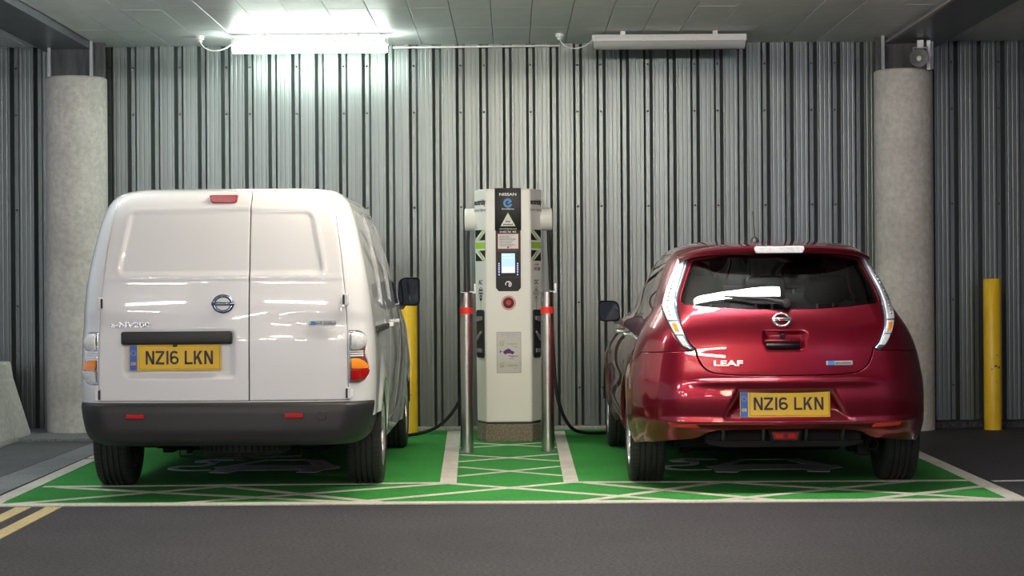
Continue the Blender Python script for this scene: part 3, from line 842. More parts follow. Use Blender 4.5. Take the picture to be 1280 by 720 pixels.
def round_poly(pts, r, n=6):
    """fillet the corners; r one radius or one per corner"""
    pts = [np.array(p, float) for p in pts]
    N = len(pts); out = []
    rs = r if isinstance(r, (list, tuple)) else [r] * N
    for i in range(N):
        p, a, b = pts[i], pts[i - 1], pts[(i + 1) % N]
        da, db = a - p, b - p
        la, lb = np.linalg.norm(da), np.linalg.norm(db)
        k = min(rs[i], la * 0.45, lb * 0.45)
        if k < 1e-5: out.append(p); continue
        s0 = p + da / la * k; s1 = p + db / lb * k
        for j in range(n + 1):
            t = j / n
            out.append((1 - t)**2 * s0 + 2 * t * (1 - t) * p + t * t * s1)
    return np.array(out)

def resample(P, step):
    P = np.asarray(P, float); out = []
    for i in range(len(P)):
        a, b = P[i], P[(i + 1) % len(P)]
        n = max(1, int(math.ceil(np.linalg.norm(b - a) / step)))
        for k in range(n): out.append(a + (b - a) * k / n)
    out = np.array(out)
    keep = [0]
    for i in range(1, len(out)):
        if np.linalg.norm(out[i] - out[keep[-1]]) > step * 0.15: keep.append(i)
    if np.linalg.norm(out[keep[-1]] - out[0]) < step * 0.15: keep.pop()
    return out[keep]

def area(P): return 0.5 * np.sum(P[:, 0] * np.roll(P[:, 1], -1) - np.roll(P[:, 0], -1) * P[:, 1])

def inset(P, d):
    """move a counter-clockwise loop inward by d (mitred)"""
    e = np.roll(P, -1, 0) - P
    e = e / np.maximum(np.linalg.norm(e, axis=1, keepdims=True), 1e-9)
    n = np.stack([-e[:, 1], e[:, 0]], 1)
    m = n + np.roll(n, 1, 0)
    l = np.linalg.norm(m, axis=1, keepdims=True)
    m = m / np.maximum(l, 1e-6)
    k = 1 / np.clip(np.sum(m * n, 1, keepdims=True), 0.5, 1)
    return P + m * d * k

def inside(P, q):
    P = np.asarray(P); full = np.zeros(len(q), bool)
    sel = ((q >= P.min(0)) & (q <= P.max(0))).all(1)
    if not sel.any(): return full
    x, y = q[sel, 0], q[sel, 1]; r = np.zeros(len(x), bool)
    for i in range(len(P)):
        x0, y0 = P[i]; x1, y1 = P[(i + 1) % len(P)]
        c = ((y0 > y) != (y1 > y))
        if y0 != y1:
            r ^= c & (x < (x1 - x0) * (y - y0) / (y1 - y0) + x0)
    full[sel] = r
    return full

def bdist(P, q):
    """distance and nearest point from q to loop P"""
    a = P; b = np.roll(P, -1, 0); ab = b - a
    best = np.full(len(q), 1e9); near = np.zeros_like(q)
    for k in range(0, len(q), 4000):
        qq = q[k:k + 4000]
        t = np.clip(((qq[:, None] - a) * ab).sum(-1) / np.maximum((ab * ab).sum(-1), 1e-12), 0, 1)
        c = a + t[..., None] * ab
        d = np.linalg.norm(qq[:, None] - c, axis=-1)
        j = np.argmin(d, 1)
        best[k:k + 4000] = d[np.arange(len(qq)), j]; near[k:k + 4000] = c[np.arange(len(qq)), j]
    return best, near

def sstep(a, b, x):
    t = np.clip((x - a) / (b - a), 0, 1)
    return t * t * (3 - 2 * t)

def polysdf(P):
    P = np.asarray(P, float)
    def f(q):
        d, _ = bdist(P, q)
        return np.where(inside(P, q), d, -d)
    return f

def panel(name, body, outer, m, parent, holes=(), h=0.03, offs=0.0, roll=0.006, depth=0.02, gap=0.0, relief=None, rel_e=0.004, label=None, open_edges=False, grid=None):
    """patch of the body surface bounded by a loop in (a,b): rolled edges, a returned lip, exact shading normals"""
    outer = np.asarray(outer, float)
    if area(outer) < 0: outer = outer[::-1]
    loops = [resample(outer, h * 0.6)]
    if gap: loops[0] = inset(loops[0], gap)
    for hl in holes:
        hl = np.asarray(hl, float)
        if area(hl) > 0: hl = hl[::-1]
        loops.append(resample(hl, h * 0.6))
    pts = []; edges = []
    for lp in loops:
        o = len(pts); n = len(lp)
        pts += [tuple(p) for p in lp]; edges += [(o + i, o + (i + 1) % n) for i in range(n)]
    nb = len(pts)
    def ok(q, lim):
        r = inside(loops[0], q)
        for lp in loops[1:]: r &= ~inside(lp, q)
        dm = np.full(len(q), 1e9)
        for lp in loops: dm = np.minimum(dm, bdist(lp, q)[0])
        return r & (dm > lim)
    extra = []
    if roll > 0:
        for k in (0.3, 1.0):
            for lp in loops:
                q = inset(lp, roll * k)
                q = q[ok(q, roll * k * 0.8)]
                extra += [tuple(p) for p in q]
    lo = loops[0].min(0); hi = loops[0].max(0)
    gx = grid or h
    xs = np.arange(lo[0] + gx * 0.5, hi[0], gx); ys = np.arange(lo[1] + h * 0.5, hi[1], h)
    if len(xs) and len(ys):
        g = np.stack(np.meshgrid(xs, ys), -1).reshape(-1, 2)
        g = g[ok(g, max(roll * 1.25, h * 0.35))]
        extra += [tuple(p) for p in g]
    allp = pts + extra
    vo, eo, fo, ov, oe, of_ = delaunay_2d_cdt([Vector(p) for p in allp], edges, [], 0, 1e-7)
    V = np.array([tuple(v) for v in vo]); F = np.array([tuple(f) for f in fo])
    c = V[F].mean(1)
    keep = inside(loops[0], c)
    for lp in loops[1:]: keep &= ~inside(lp, c)
    F = F[keep]
    # orientation
    t = V[F]; ar = (t[:, 1, 0] - t[:, 0, 0]) * (t[:, 2, 1] - t[:, 0, 1]) - (t[:, 2, 0] - t[:, 0, 0]) * (t[:, 1, 1] - t[:, 0, 1])
    F[ar < 0] = F[ar < 0][:, ::-1]
    Pn = body.P(V[:, 0], V[:, 1]); Nn = body.N(V[:, 0], V[:, 1])
    off = np.full(len(V), offs); dm = np.full(len(V), 1e9); nr = np.zeros_like(V)
    for lp in loops:
        d, q = bdist(lp, V); k = d < dm
        dm[k] = d[k]; nr[k] = q[k]
    if relief is not None:
        def total(a, b): 
            p = body.P(a, b); n = body.N(a, b)
            return p + n * relief(p)[..., None]
        e = rel_e
        u = total(V[:, 0] + e, V[:, 1]) - total(V[:, 0] - e, V[:, 1]); v = total(V[:, 0], V[:, 1] + e) - total(V[:, 0], V[:, 1] - e)
        n2 = np.cross(u, v); n2 /= np.maximum(np.linalg.norm(n2, axis=-1, keepdims=True), 1e-12)
        off = off + relief(Pn)
        base = Nn; Nn2 = n2
    else:
        base = Nn; Nn2 = Nn.copy()
    if roll > 0:
        s = np.clip(1 - dm / roll, 0, 1)
        off = off - roll * (1 - np.sqrt(np.maximum(1 - s * s * 0.98, 0)))
        rim = s > 1e-3
        if rim.any():
            dv = body.P(nr[:, 0], nr[:, 1]) - Pn
            # on the edge itself use a point just outside
            on = dm < 1e-5
            if on.any():
                LP = np.concatenate(loops); NX = np.concatenate([np.roll(l, -1, 0) for l in loops]); PV = np.concatenate([np.roll(l, 1, 0) for l in loops])
                step = []
                for i in np.where(on)[0]:
                    q = int(np.argmin(((LP - V[i])**2).sum(1)))
                    tg = NX[q] - PV[q]
                    nrm = np.array([tg[1], -tg[0]]); nrm /= max(np.linalg.norm(nrm), 1e-9)
                    step.append(V[i] + nrm * 0.003)
                step = np.array(step)
                dv[on] = body.P(step[:, 0], step[:, 1]) - Pn[on]
            dv -= (dv * base).sum(-1, keepdims=True) * base
            dv /= np.maximum(np.linalg.norm(dv, axis=-1, keepdims=True), 1e-9)
            ph = np.minimum(np.arcsin(np.clip(s, 0, 1)), 1.2)[:, None]
            Nr = Nn2 * np.cos(ph) + dv * np.sin(ph)
            Nn2 = np.where(rim[:, None], Nr, Nn2)
    Q = Pn + base * off[:, None]
    verts = Q.tolist(); faces = F.tolist(); ln = [Nn2[i] for f in F for i in f]
    # lip: boundary edges used once
    if depth > 0:
        cnt = {}
        for f in F:
            for i in range(3):
                a_, b_ = f[i], f[(i + 1) % 3]
                cnt[(a_, b_)] = 1
        bd = [(a_, b_) for (a_, b_) in cnt if (b_, a_) not in cnt]
        mp = {}
        for a_, b_ in bd:
            for k in (a_, b_):
                if k not in mp:
                    mp[k] = len(verts); verts.append((Q[k] - base[k] * depth).tolist())
        for a_, b_ in bd:
            faces.append([b_, a_, mp[a_], mp[b_]])
            e1 = np.array(verts[a_]) - np.array(verts[b_]); e2 = np.array(verts[mp[a_]]) - np.array(verts[a_])
            n = np.cross(e1, e2); n = n / max(np.linalg.norm(n), 1e-12)
            ln += [n] * 4
    me = bpy.data.meshes.new(name)
    me.from_pydata(verts, [], faces)
    me.polygons.foreach_set('use_smooth', [True] * len(me.polygons))
    me.normals_split_custom_set([tuple(n) for n in ln])
    return link(name, me, m, parent, None, None, None, label)

def liner(name, body, m, parent, off, a_rng, b_rng, cuts=(), na=120, nb=40, zmin=None):
    """dark inner skin behind the gaps, left open where the windows are"""
    a = np.linspace(*a_rng, na); b = np.linspace(*b_rng, nb)
    g = np.stack(np.meshgrid(a, b, indexing='ij'), -1)
    p = body.P(g[..., 0], g[..., 1]) - body.N(g[..., 0], g[..., 1]) * off
    c = (g[:-1, :-1] + g[1:, 1:]).reshape(-1, 2) / 2
    keep = np.ones(len(c), bool)
    for q in cuts: keep &= ~inside(np.asarray(q), c)
    idx = np.arange(na * nb).reshape(na, nb)
    f = np.stack([idx[:-1, :-1], idx[1:, :-1], idx[1:, 1:], idx[:-1, 1:]], -1).reshape(-1, 4)[keep]
    me = bpy.data.meshes.new(name); me.from_pydata(p.reshape(-1, 3).tolist(), [], f.tolist())
    return link(name, me, m, parent, 180)

def mirror(P): 
    P = np.array(P, float); P[:, 0] *= -1
    return P[::-1]

# ------------------------------------------------------------------ car materials
M['van_white'] = mat('white_van_paint', (0.77, 0.785, 0.81), 0.35, coat=1.0, coat_rough=0.02)
M['van_red'] = mat('metallic_cherry_paint', (0.215, 0.0016, 0.017), 0.31, 0.72, coat=1.0, coat_rough=0.015)
M['gap'] = mat('dark_liner', (0.008, 0.008, 0.009), 0.8)
M['rubber'] = mat('tyre_rubber', (0.022, 0.022, 0.023), 0.62, bump=(160, 0.1, 0.002))
M['alloy'] = mat('silver_alloy', (0.55, 0.56, 0.58), 0.3, 0.9)
M['chrome'] = mat('chrome', (0.80, 0.82, 0.84), 0.08, 1.0)
M['chrome_dark'] = mat('blue_chrome', (0.30, 0.42, 0.55), 0.18, 0.7, coat=1.0)
M['under'] = mat('underbody', (0.008, 0.008, 0.0085), 0.75, spec=0.2)
M['dark_glass'] = mat('dark_glass', (0.010, 0.011, 0.012), 0.03, coat=0.5)
M['glass'] = mat('tinted_glass', (0.30, 0.32, 0.325), 0.0, trans=1.0, ior=1.06, coat=1.0, coat_rough=0.01)
M['lens_red'] = mat('red_lens', (0.46, 0.007, 0.007), 0.18, coat=0.35)
M['lens_amber'] = mat('amber_lens', (0.85, 0.26, 0.02), 0.12, coat=1.0)
M['lens_clear'] = mat('clear_lens', (0.92, 0.94, 0.95), 0.03, trans=1.0, ior=1.2)
M['lens_white'] = mat('white_lens', (0.72, 0.74, 0.76), 0.12, coat=1.0, noise=(60, 0.2, (1, 1, 1)))
M['reflector'] = mat('bright_reflector', (0.75, 0.77, 0.80), 0.16, 0.95)
M['mirror'] = mat('mirror_glass', (0.05, 0.052, 0.055), 0.02, 1.0)
M['grey_metal'] = mat('grey_metal_lettering', (0.32, 0.33, 0.35), 0.22, 0.9)
M['dark_chrome'] = mat('dark_chrome', (0.16, 0.20, 0.28), 0.12, 1.0)
M['side_glass'] = mat('dark_side_glass', (0.10, 0.105, 0.11), 0.0, trans=1.0, ior=1.25)
M['silver'] = mat('silver_lettering', (0.58, 0.59, 0.61), 0.2, 0.35)
M['clear_glass'] = mat('clear_glass', (0.80, 0.83, 0.83), 0.0, trans=1.0, ior=1.06, coat=1.0, coat_rough=0.01)
M['lens_red_dim'] = mat('dim_red_lens', (0.16, 0.006, 0.006), 0.2, coat=0.6)
M['plate_yellow'] = mat('plate_yellow', (0.83, 0.52, 0.01), 0.3, coat=0.5)
M['plate_blue'] = mat('plate_blue', (0.02, 0.12, 0.50), 0.3, coat=0.5)
M['plate_black'] = mat('plate_black', (0.012, 0.012, 0.02), 0.35)
M['seat'] = mat('dark_seat_cloth', (0.02, 0.02, 0.022), 0.8)
M['cabin'] = mat('cabin_lining', (0.030, 0.030, 0.032), 0.8)

def number_plate(car, loc, wd, ht, blue, rx=0.0, chars_x=(0.18, 0.915), ch_h=0.072, stars=True):
    """yellow rear plate NZ16 LKN; loc = centre, faces -y"""
    e = bpy.data.objects.new('number_plate', None); COL.objects.link(e); e.parent = car; e.location = loc; e.rotation_euler = (rx, 0, 0)
    w2, h2 = wd / 2, ht / 2
    MB().box(-w2, w2, -0.004, 0.006, -h2, h2, 0.003).build('plate_base', M['plate_yellow'], e)
    MB().box(-w2 + 0.003, -w2 + blue, -0.0048, -0.003, -h2 + 0.002, h2 - 0.002).build('blue_band', M['plate_blue'], e)
    br = MB()
    x0, x1, z0, z1 = -w2 + blue + 0.012, w2 - 0.008, -h2 + 0.010, h2 - 0.008
    br.stroke([(x0, z0), (x1, z0), (x1, z1), (x0, z1)], 0.0018, -0.0046, -0.004, True)
    br.build('plate_border', M['plate_black'], e)
    st = 0.0125; H = ch_h; hh = H / 2
    xa = -w2 + wd * chars_x[0]; xb = -w2 + wd * chars_x[1]
    unit = (xb - xa)
    cw = unit * 0.130
    xs = [0.0, 0.148, 0.308, 0.362, 0.580, 0.714, 0.870]
    y0, y1 = -0.0052, -0.004
    hs = st / 2
    for chh, f in zip('NZ16LKN', xs):
        l = xa + unit * f; m = MB(); zt, zb = hh, -hh
        if chh == 'N':
            m.stroke([(l + hs, zb), (l + hs, zt)], st, y0, y1).stroke([(l + cw - hs, zb), (l + cw - hs, zt)], st, y0, y1)
            m.prism([(l, zt), (l + st * 1.15, zt), (l + cw, zb), (l + cw - st * 1.15, zb)], y0, y1, 'y')
        elif chh == 'Z':
            m.prism([(l, zt), (l + cw, zt), (l + cw, zt - st), (l, zt - st)], y0, y1, 'y').prism([(l, zb), (l + cw, zb), (l + cw, zb + st), (l, zb + st)], y0, y1, 'y')
            m.prism([(l + cw, zt - st), (l + cw - st * 1.3, zt - st), (l, zb + st), (l + st * 1.3, zb + st)], y0, y1, 'y')
        elif chh == '1':
            m.stroke([(l + hs, zb), (l + hs, zt)], st, y0, y1)
        elif chh == '6':
            r = cw / 2 - hs; ry = (H * 0.62 - st) / 2; cz = zb + hs + ry; rt = H * 0.20
            lo = [(l + cw / 2 + r * math.cos(a), cz + ry * math.sin(a)) for a in [i * PI / 12 for i in range(24)]]
            m.stroke(lo, st, y0, y1, True)
            m.stroke([(l + hs, cz), (l + hs, zt - hs - rt)] + [(l + cw / 2 - r * math.cos(a), zt - hs - rt + rt * math.sin(a)) for a in [i * PI / 12 for i in range(1, 11)]], st, y0, y1)
        elif chh == 'L':
            cw, cw0 = cw * 0.9, cw
            m.stroke([(l + hs, zb), (l + hs, zt)], st, y0, y1).prism([(l, zb), (l + cw, zb), (l + cw, zb + st), (l, zb + st)], y0, y1, 'y')
            cw = cw0
        elif chh == 'K':
            m.stroke([(l + hs, zb), (l + hs, zt)], st, y0, y1)
            m.prism([(l + cw - st * 1.35, zt), (l + cw, zt), (l + st, zb + H * 0.30), (l + st, zb + H * 0.52)], y0, y1, 'y')
            m.prism([(l + st * 1.35, zb + H * 0.53), (l + st * 2.3, zb + H * 0.66), (l + cw, zb), (l + cw - st * 1.35, zb)], y0, y1, 'y')
        m.build('character', M['plate_black'], e)
    if stars:
        sm = MB(); cx = -w2 + blue / 2 + 0.001; r = blue * 0.30
        for i in range(12):
            a = 2 * PI * i / 12
            sm.box(cx + r * math.cos(a) - 0.0016, cx + r * math.cos(a) + 0.0016, -0.0054, -0.0048, h2 * 0.36 + r * math.sin(a) - 0.0016, h2 * 0.36 + r * math.sin(a) + 0.0016)
        sm.build('star_ring', M['plate_yellow'], e)
        text('GB', 0.016, M['plate_yellow'], e, 'country_code', loc=(cx, -0.0048, -h2 * 0.55), bold=0.04)
    text('number plates', 0.0035, M['plate_black'], e, 'maker_line', loc=(0.01, -0.004, -h2 + 0.012))
    return e

def wheel(parent, loc, r, wd, side, rim_r, nsp=5):
    """tyre with grooved tread and spoked rim; axis x; side +1 = outer face at +x"""
    e = bpy.data.objects.new('wheel', None); COL.objects.link(e); e.parent = parent; e.location = loc
    h = wd / 2
    pr = [(rim_r, -h * 0.88), (rim_r + 0.01, -h * 0.98), (r * 0.82, -h * 1.02), (r * 0.93, -h * 0.98), (r * 0.975, -h * 0.88), (r * 0.992, -h * 0.74)]
    gr = [-0.48, -0.16, 0.16, 0.48]
    for g in gr:
        x = g * h; gw = 0.006
        rr = r * (1.0 - 0.006 * (g / 0.6)**2)
        pr += [(rr, x - gw), (rr - 0.011, x - gw * 0.7), (rr - 0.011, x + gw * 0.7), (rr, x + gw)]
    pr += [(r * 0.992, h * 0.74), (r * 0.975, h * 0.88), (r * 0.93, h * 0.98), (r * 0.82, h * 1.02), (rim_r + 0.01, h * 0.98), (rim_r, h * 0.88), (rim_r - 0.01, 0), (rim_r, -h * 0.88)]
    MB().lathe(pr, (0, 0, 0), 'x', 72).build('tyre', M['rubber'], e, 35)
    # fine slots across the shoulder blocks
    sl = MB()
    for i in range(60):
        a = 2 * PI * i / 60
        for x0, x1 in ((-0.90, -0.56), (0.56, 0.90)):
            for k in (0,):
                c, s_ = math.cos(a), math.sin(a); ra, rb = r * 0.997, r * 0.97
                t = 0.0022
                p = []
                for xx, rr in ((x0 * h, rb if abs(x0) > 0.8 else ra), (x1 * h, rb if abs(x1) > 0.8 else ra)):
                    rr += 0.0016 if abs(xx / h) < 0.8 else 0.0035
                    for q in (-t, t): p.append((xx, rr * c - q * s_, rr * s_ + q * c))
                sl.add(p, [(0, 1, 3, 2)])
    sl.build('tread_slot', M['gap'], e, kind='stuff')
    rm = MB(); s = side
    rm.lathe([(rim_r + 0.004, s * h * 0.92), (rim_r + 0.006, s * h * 0.96), (rim_r - 0.004, s * h * 0.97), (rim_r - 0.014, s * h * 0.86), (rim_r - 0.02, s * h * 0.2), (rim_r - 0.025, -s * h * 0.6), (rim_r - 0.004, -s * h * 0.9), (rim_r + 0.004, -s * h * 0.9)], (0, 0, 0), 'x', 48)
    rm.lathe([(0.0, s * h * 0.82), (0.03, s * h * 0.82), (0.055, s * h * 0.74), (0.06, s * h * 0.3), (0, s * h * 0.3)], (0, 0, 0), 'x', 24)
    for i in range(nsp):
        a = 2 * PI * i / nsp + 0.3
        for da in (-0.16, 0.16):
            q = []
            for rr, wv, xo in ((0.045, 0.018, 0.74), (rim_r - 0.012, 0.017, 0.86)):
                for sg in (-1, 1):
                    for xx in (s * h * xo, s * h * (xo - 0.3)):
                        aa = a + da * rr / rim_r
                        q.append((xx, rr * math.cos(aa) - sg * wv * math.sin(aa), rr * math.sin(aa) + sg * wv * math.cos(aa)))
            rm.add(q, [(0, 2, 6, 4), (1, 5, 7, 3), (0, 4, 5, 1), (2, 3, 7, 6), (0, 1, 3, 2), (4, 6, 7, 5)])
    rm.build('rim', M['alloy'], e, 35)
    MB().lathe([(0, -s * h * 0.5), (rim_r - 0.03, -s * h * 0.5), (rim_r - 0.03, -s * h * 0.35), (0, -s * h * 0.35)], (0, 0, 0), 'x', 32).build('brake_disc', M['under'], e, 40)
    return e

def badge(car, loc, r, rot=(0, 0, 0), m=None):
    m = m or M['chrome']
    """chrome ring with a name bar"""
    e = bpy.data.objects.new('emblem', None); COL.objects.link(e); e.parent = car; e.location = loc; e.rotation_euler = rot
    pr = [(r * 0.80 + r * 0.16 * math.cos(a), 0.006 * math.sin(a)) for a in [i * PI / 5 for i in range(10)]]
    pr.append(pr[0])
    ob = MB().lathe(pr, (0, -0.006, 0), 'y', 40).build('ring', m, e, 60)
    ob.scale = (1.0, 1, 0.86)
    MB().box(-r, r, -0.016, -0.004, -r * 0.15, r * 0.15, 0.003).build('name_bar', m, e, 40)
    text('NISSAN', r * 0.20, M['plate_black'], e, 'lettering', loc=(0, -0.0162, -r * 0.10), bold=0.02, xs=1.5)
    return e

# ------------------------------------------------------------------ white van
van = thing('electric_van', 'white panel van parked on the green bay left of the charging post', 'van', (-1.665, 11.43, 0))
VB = Body([  # z, W, rear, front, bulge, rx, ry
    (0.24, 0.835, 0.030, 4.42, 0.045, 0.17, 0.26),
    (0.40, 0.852, 0.008, 4.50, 0.045, 0.17, 0.26),
    (0.55, 0.860, 0.000, 4.53, 0.045, 0.17, 0.26),
    (0.70, 0.864, 0.000, 4.52, 0.045, 0.17, 0.26),
    (0.90, 0.858, 0.002, 4.42, 0.045, 0.17, 0.25),
    (1.00, 0.850, 0.008, 4.10, 0.045, 0.17, 0.24),
    (1.10, 0.840, 0.016, 3.75, 0.03, 0.16, 0.22),
    (1.30, 0.812, 0.040, 3.42, 0.03, 0.14, 0.18),
    (1.50, 0.772, 0.075, 3.05, 0.03, 0.13, 0.18),
    (1.65, 0.733, 0.115, 2.75, 0.03, 0.13, 0.18),
    (1.735, 0.695, 0.155, 2.55, 0.03, 0.13, 0.18),
    (1.778, 0.650, 0.20, 2.40, 0.03, 0.14, 0.2),
    (1.803, 0.585, 0.30, 2.28, 0.02, 0.14, 0.2),
    (1.818, 0.42, 0.50, 2.10, 0.01, 0.12, 0.2),
    (1.824, 0.22, 0.80, 1.80, 0.0, 0.08, 0.1),
    (1.826, 0.03, 1.20, 1.30, 0.0, 0.02, 0.02)], (0.86, 0.15, 0.18, 4.5), (0.42, 0.55))
def vr(pts, r=0.0): return VB.inv(round_poly(pts, r) if r else resample(np.array(pts, float), 0.08), 'rear')
def vs_(pts, r=0.0): return VB.inv(round_poly(pts, r) if r else resample(np.array(pts, float), 0.12), 'side')
GAPV = 0.0028
# rear doors: split off centre, the left one wider
SPLIT = 0.152
def edge(z, sgn):        # outer door edge follows the tapering body
    t = np.interp(z, [0.57, 1.0, 1.2, 1.45, 1.65, 1.745], [0.722, 0.716, 0.703, 0.675, 0.645, 0.622])
    return sgn * t
zz = [0.572, 0.8, 1.0, 1.2, 1.45, 1.65, 1.745]
right_edge = [(edge(z, 1), z) for z in zz]; left_edge = [(edge(z, -1), z) for z in zz]
TOPZ = 1.778
doorR = vr([(SPLIT, 0.572)] + right_edge + [(0.612, TOPZ - 0.006), (0.40, TOPZ + 0.002), (SPLIT, TOPZ + 0.006)])
doorL = vr([(SPLIT, TOPZ + 0.006), (-0.2, TOPZ + 0.006), (-0.45, TOPZ + 0.001), (-0.612, TOPZ - 0.006)] + left_edge[::-1] + [(SPLIT, 0.572)])
# stamped recesses
def trap(pts, r): return polysdf(round_poly(pts, r, 8))
up_l = trap([(0.4, 1.30), (0.4, 1.688), (-0.548, 1.665), (-0.612, 1.30)], [0.02, 0.02, 0.03, 0.05])
up_r = trap([(-0.4, 1.30), (-0.4, 1.688), (0.510, 1.665), (0.580, 1.30)], [0.02, 0.02, 0.05, 0.06])
pl_s = trap([(-0.575, 0.70), (-0.575, 0.98), (0.075, 0.98), (0.075, 0.70)], [0.06, 0.01, 0.01, 0.06])
def rel_common(x, z, f):
    d = f(np.stack([x, z], -1))
    r = -0.008 * sstep(-0.002, 0.020, d)
    r = r + 0.0022 * np.exp(-((d + 0.012) / 0.012)**2)          # raised lip around the recess
    r = r - 0.006 * (1 - sstep(1.195, 1.245, z)) * 0 + 0.003 * sstep(1.25, 1.28, z) * (1 - sstep(1.285, 1.30, z))
    return r
def relL(p):
    sh = p.shape[:-1]; q = p.reshape(-1, 3)
    r = rel_common(q[:, 0], q[:, 2], up_l)
    d = pl_s(np.stack([q[:, 0], q[:, 2]], -1))
    r = r - 0.022 * sstep(-0.004, 0.040, d)
    return r.reshape(sh)
def relR(p):
    sh = p.shape[:-1]; q = p.reshape(-1, 3)
    return rel_common(q[:, 0], q[:, 2], up_r).reshape(sh)
dl = panel('rear_door', VB, doorL, M['van_white'], van, h=0.016, gap=GAPV, roll=0.006, relief=relL, label='wider left rear door with the number plate recess')
dr = panel('rear_door', VB, doorR, M['van_white'], van, h=0.016, gap=GAPV, roll=0.006, relief=relR, label='narrower right rear door with a small badge')
# tail lamp openings at the corners (right side in a,b; mirrored for the left)
lampR = vr([(0.722, 0.668), (0.722, 0.972), (0.785, 0.972), (0.815, 0.945), (0.822, 0.885), (0.812, 0.835), (0.830, 0.79), (0.835, 0.735), (0.822, 0.69), (0.785, 0.668)], [0.006, 0.006, 0.03, 0.03, 0.03, 0.03, 0.03, 0.03, 0.03, 0.03])
lampL = mirror(lampR)
# side openings
arch = lambda cy, r, z0: [(cy + r * math.cos(a), max(0.311 + r * math.sin(a), z0)) for a in np.linspace(-0.05, PI + 0.05, 24)]
AR = 0.345
zlo = 0.245
archR = vs_([(0.985 + AR, 0.245), ] + [(0.985 + AR * math.cos(a), 0.311 + AR * math.sin(a)) for a in np.linspace(0.0, PI, 22)] + [(0.985 - AR, 0.245)])
archF = vs_([(3.71 + AR, 0.245), ] + [(3.71 + AR * math.cos(a), 0.311 + AR * math.sin(a)) for a in np.linspace(0.0, PI, 22)] + [(3.71 - AR, 0.245)])
fdoor = vs_([(2.30, 0.36), (2.30, 1.72), (2.62, 1.66), (3.28, 1.12), (3.36, 1.02), (3.36, 0.42)], [0.04, 0.06, 0.06, 0.04, 0.06, 0.1])
fwin = vs_([(2.38, 1.10), (2.38, 1.64), (2.60, 1.60), (3.14, 1.10)], [0.04, 0.05, 0.06, 0.05])
sdoor = vs_([(1.40, 0.36), (1.40, 1.74), (2.285, 1.74), (2.285, 0.36)], [0.06, 0.05, 0.04, 0.04])
rquart = trap([(0.42, 1.12), (0.45, 1.66), (1.30, 1.68), (1.30, 1.12)], 0.06)
squart = trap([(1.48, 1.12), (1.48, 1.68), (2.20, 1.68), (2.20, 1.12)], 0.06)
def rel_body(p):
    sh = p.shape[:-1]; q = p.reshape(-1, 3)
    yz = np.stack([q[:, 1], q[:, 2]], -1); side = np.abs(q[:, 0]) > 0.6
    d = np.maximum(rquart(yz), squart(yz))
    r = np.where(side, -0.012 * sstep(-0.004, 0.02, d), 0)
    # flared arches
    for cy in (0.985, 3.71):
        rr = np.hypot(q[:, 1] - cy, q[:, 2] - 0.311)
        r = r + np.where(side & (q[:, 2] < 0.85), 0.014 * (1 - sstep(0.36, 0.56, rr)), 0)
    # door rail
    r = r + np.where(side & (q[:, 1] > 0.5) & (q[:, 1] < 1.4), -0.008 * np.exp(-((q[:, 2] - 1.0) / 0.016)**2), 0)
    return r.reshape(sh)
# single rear opening for both doors: outline of the pair
rear_open = vr([(SPLIT, 0.572)] + right_edge + [(0.612, TOPZ - 0.006), (0.40, TOPZ + 0.002), (SPLIT, TOPZ + 0.006), (-0.2, TOPZ + 0.006), (-0.45, TOPZ + 0.001), (-0.612, TOPZ - 0.006)] + left_edge[::-1])
def ws_loop():
    zs = np.linspace(1.10, 1.70, 8)
    bb = np.interp(zs, VB.fn[0](np.linspace(0, VB.B, 900)), np.linspace(0, VB.B, 900))
    a0 = VB.L[2] + 0.22
    up = [(a0, b) for b in bb]
    return np.array(up + [(2 * VB.A - a0, b) for b in bb[::-1]])
aN = VB.inv([(0.70, 0.4)], 'side')[0][0]; bN = VB.inv([(0.70, 0.47)], 'side')[0][1]
body_outer = np.array([(-VB.A, 0.004), (-aN, 0.004), (-aN, bN), (aN, bN), (aN, 0.004), (VB.A, 0.004), (VB.A, VB.B - 0.004), (-VB.A, VB.B - 0.004)])
wsl = ws_loop()
ws_r = np.array([(a, b) for a, b in wsl if a < VB.A]); 
wsR = np.concatenate([ws_r, [(VB.A - 0.02, ws_r[-1][1]), (VB.A - 0.02, ws_r[0][1])]])
holesV = [rear_open, lampR, lampL]
for q in (archR, archF, fdoor, sdoor, wsR):
    holesV += [q, mirror(q)]
panel('body_shell', VB, body_outer, M['van_white'], van, holes=holesV, h=0.035, roll=0.006, relief=rel_body, rel_e=0.004)
for sgn in (1, -1):
    mm = (lambda P: P) if sgn > 0 else mirror
    panel('side_door', VB, mm(sdoor), M['van_white'], van, h=0.035, gap=GAPV, roll=0.005, relief=rel_body)
    fd = panel('front_door', VB, mm(fdoor), M['van_white'], van, holes=[mm(fwin)], h=0.035, gap=GAPV, roll=0.005, relief=rel_body)
    panel('door_glass', VB, mm(fwin), M['dark_glass'], fd, h=0.05, gap=0.001, offs=-0.004, roll=0.003)
    hz = VB.P(*(VB.inv([(2.42, 0.98)], 'side')[0] * 1.0))
    MB().box(sgn * hz[0] - 0.0, sgn * (hz[0] + 0.03), 2.40, 2.56, 0.975, 1.0, 0.006).build('door_handle', M['van_white'], fd)
    panel('windscreen_half', VB, mm(wsR), M['dark_glass'], van, h=0.06, gap=0.001, offs=-0.003, roll=0.003)
liner('inner_skin', VB, M['gap'], van, 0.032, (-VB.A, VB.A), (0.30, VB.B - 0.01), [archR, mirror(archR), archF, mirror(archF)], 160, 50)
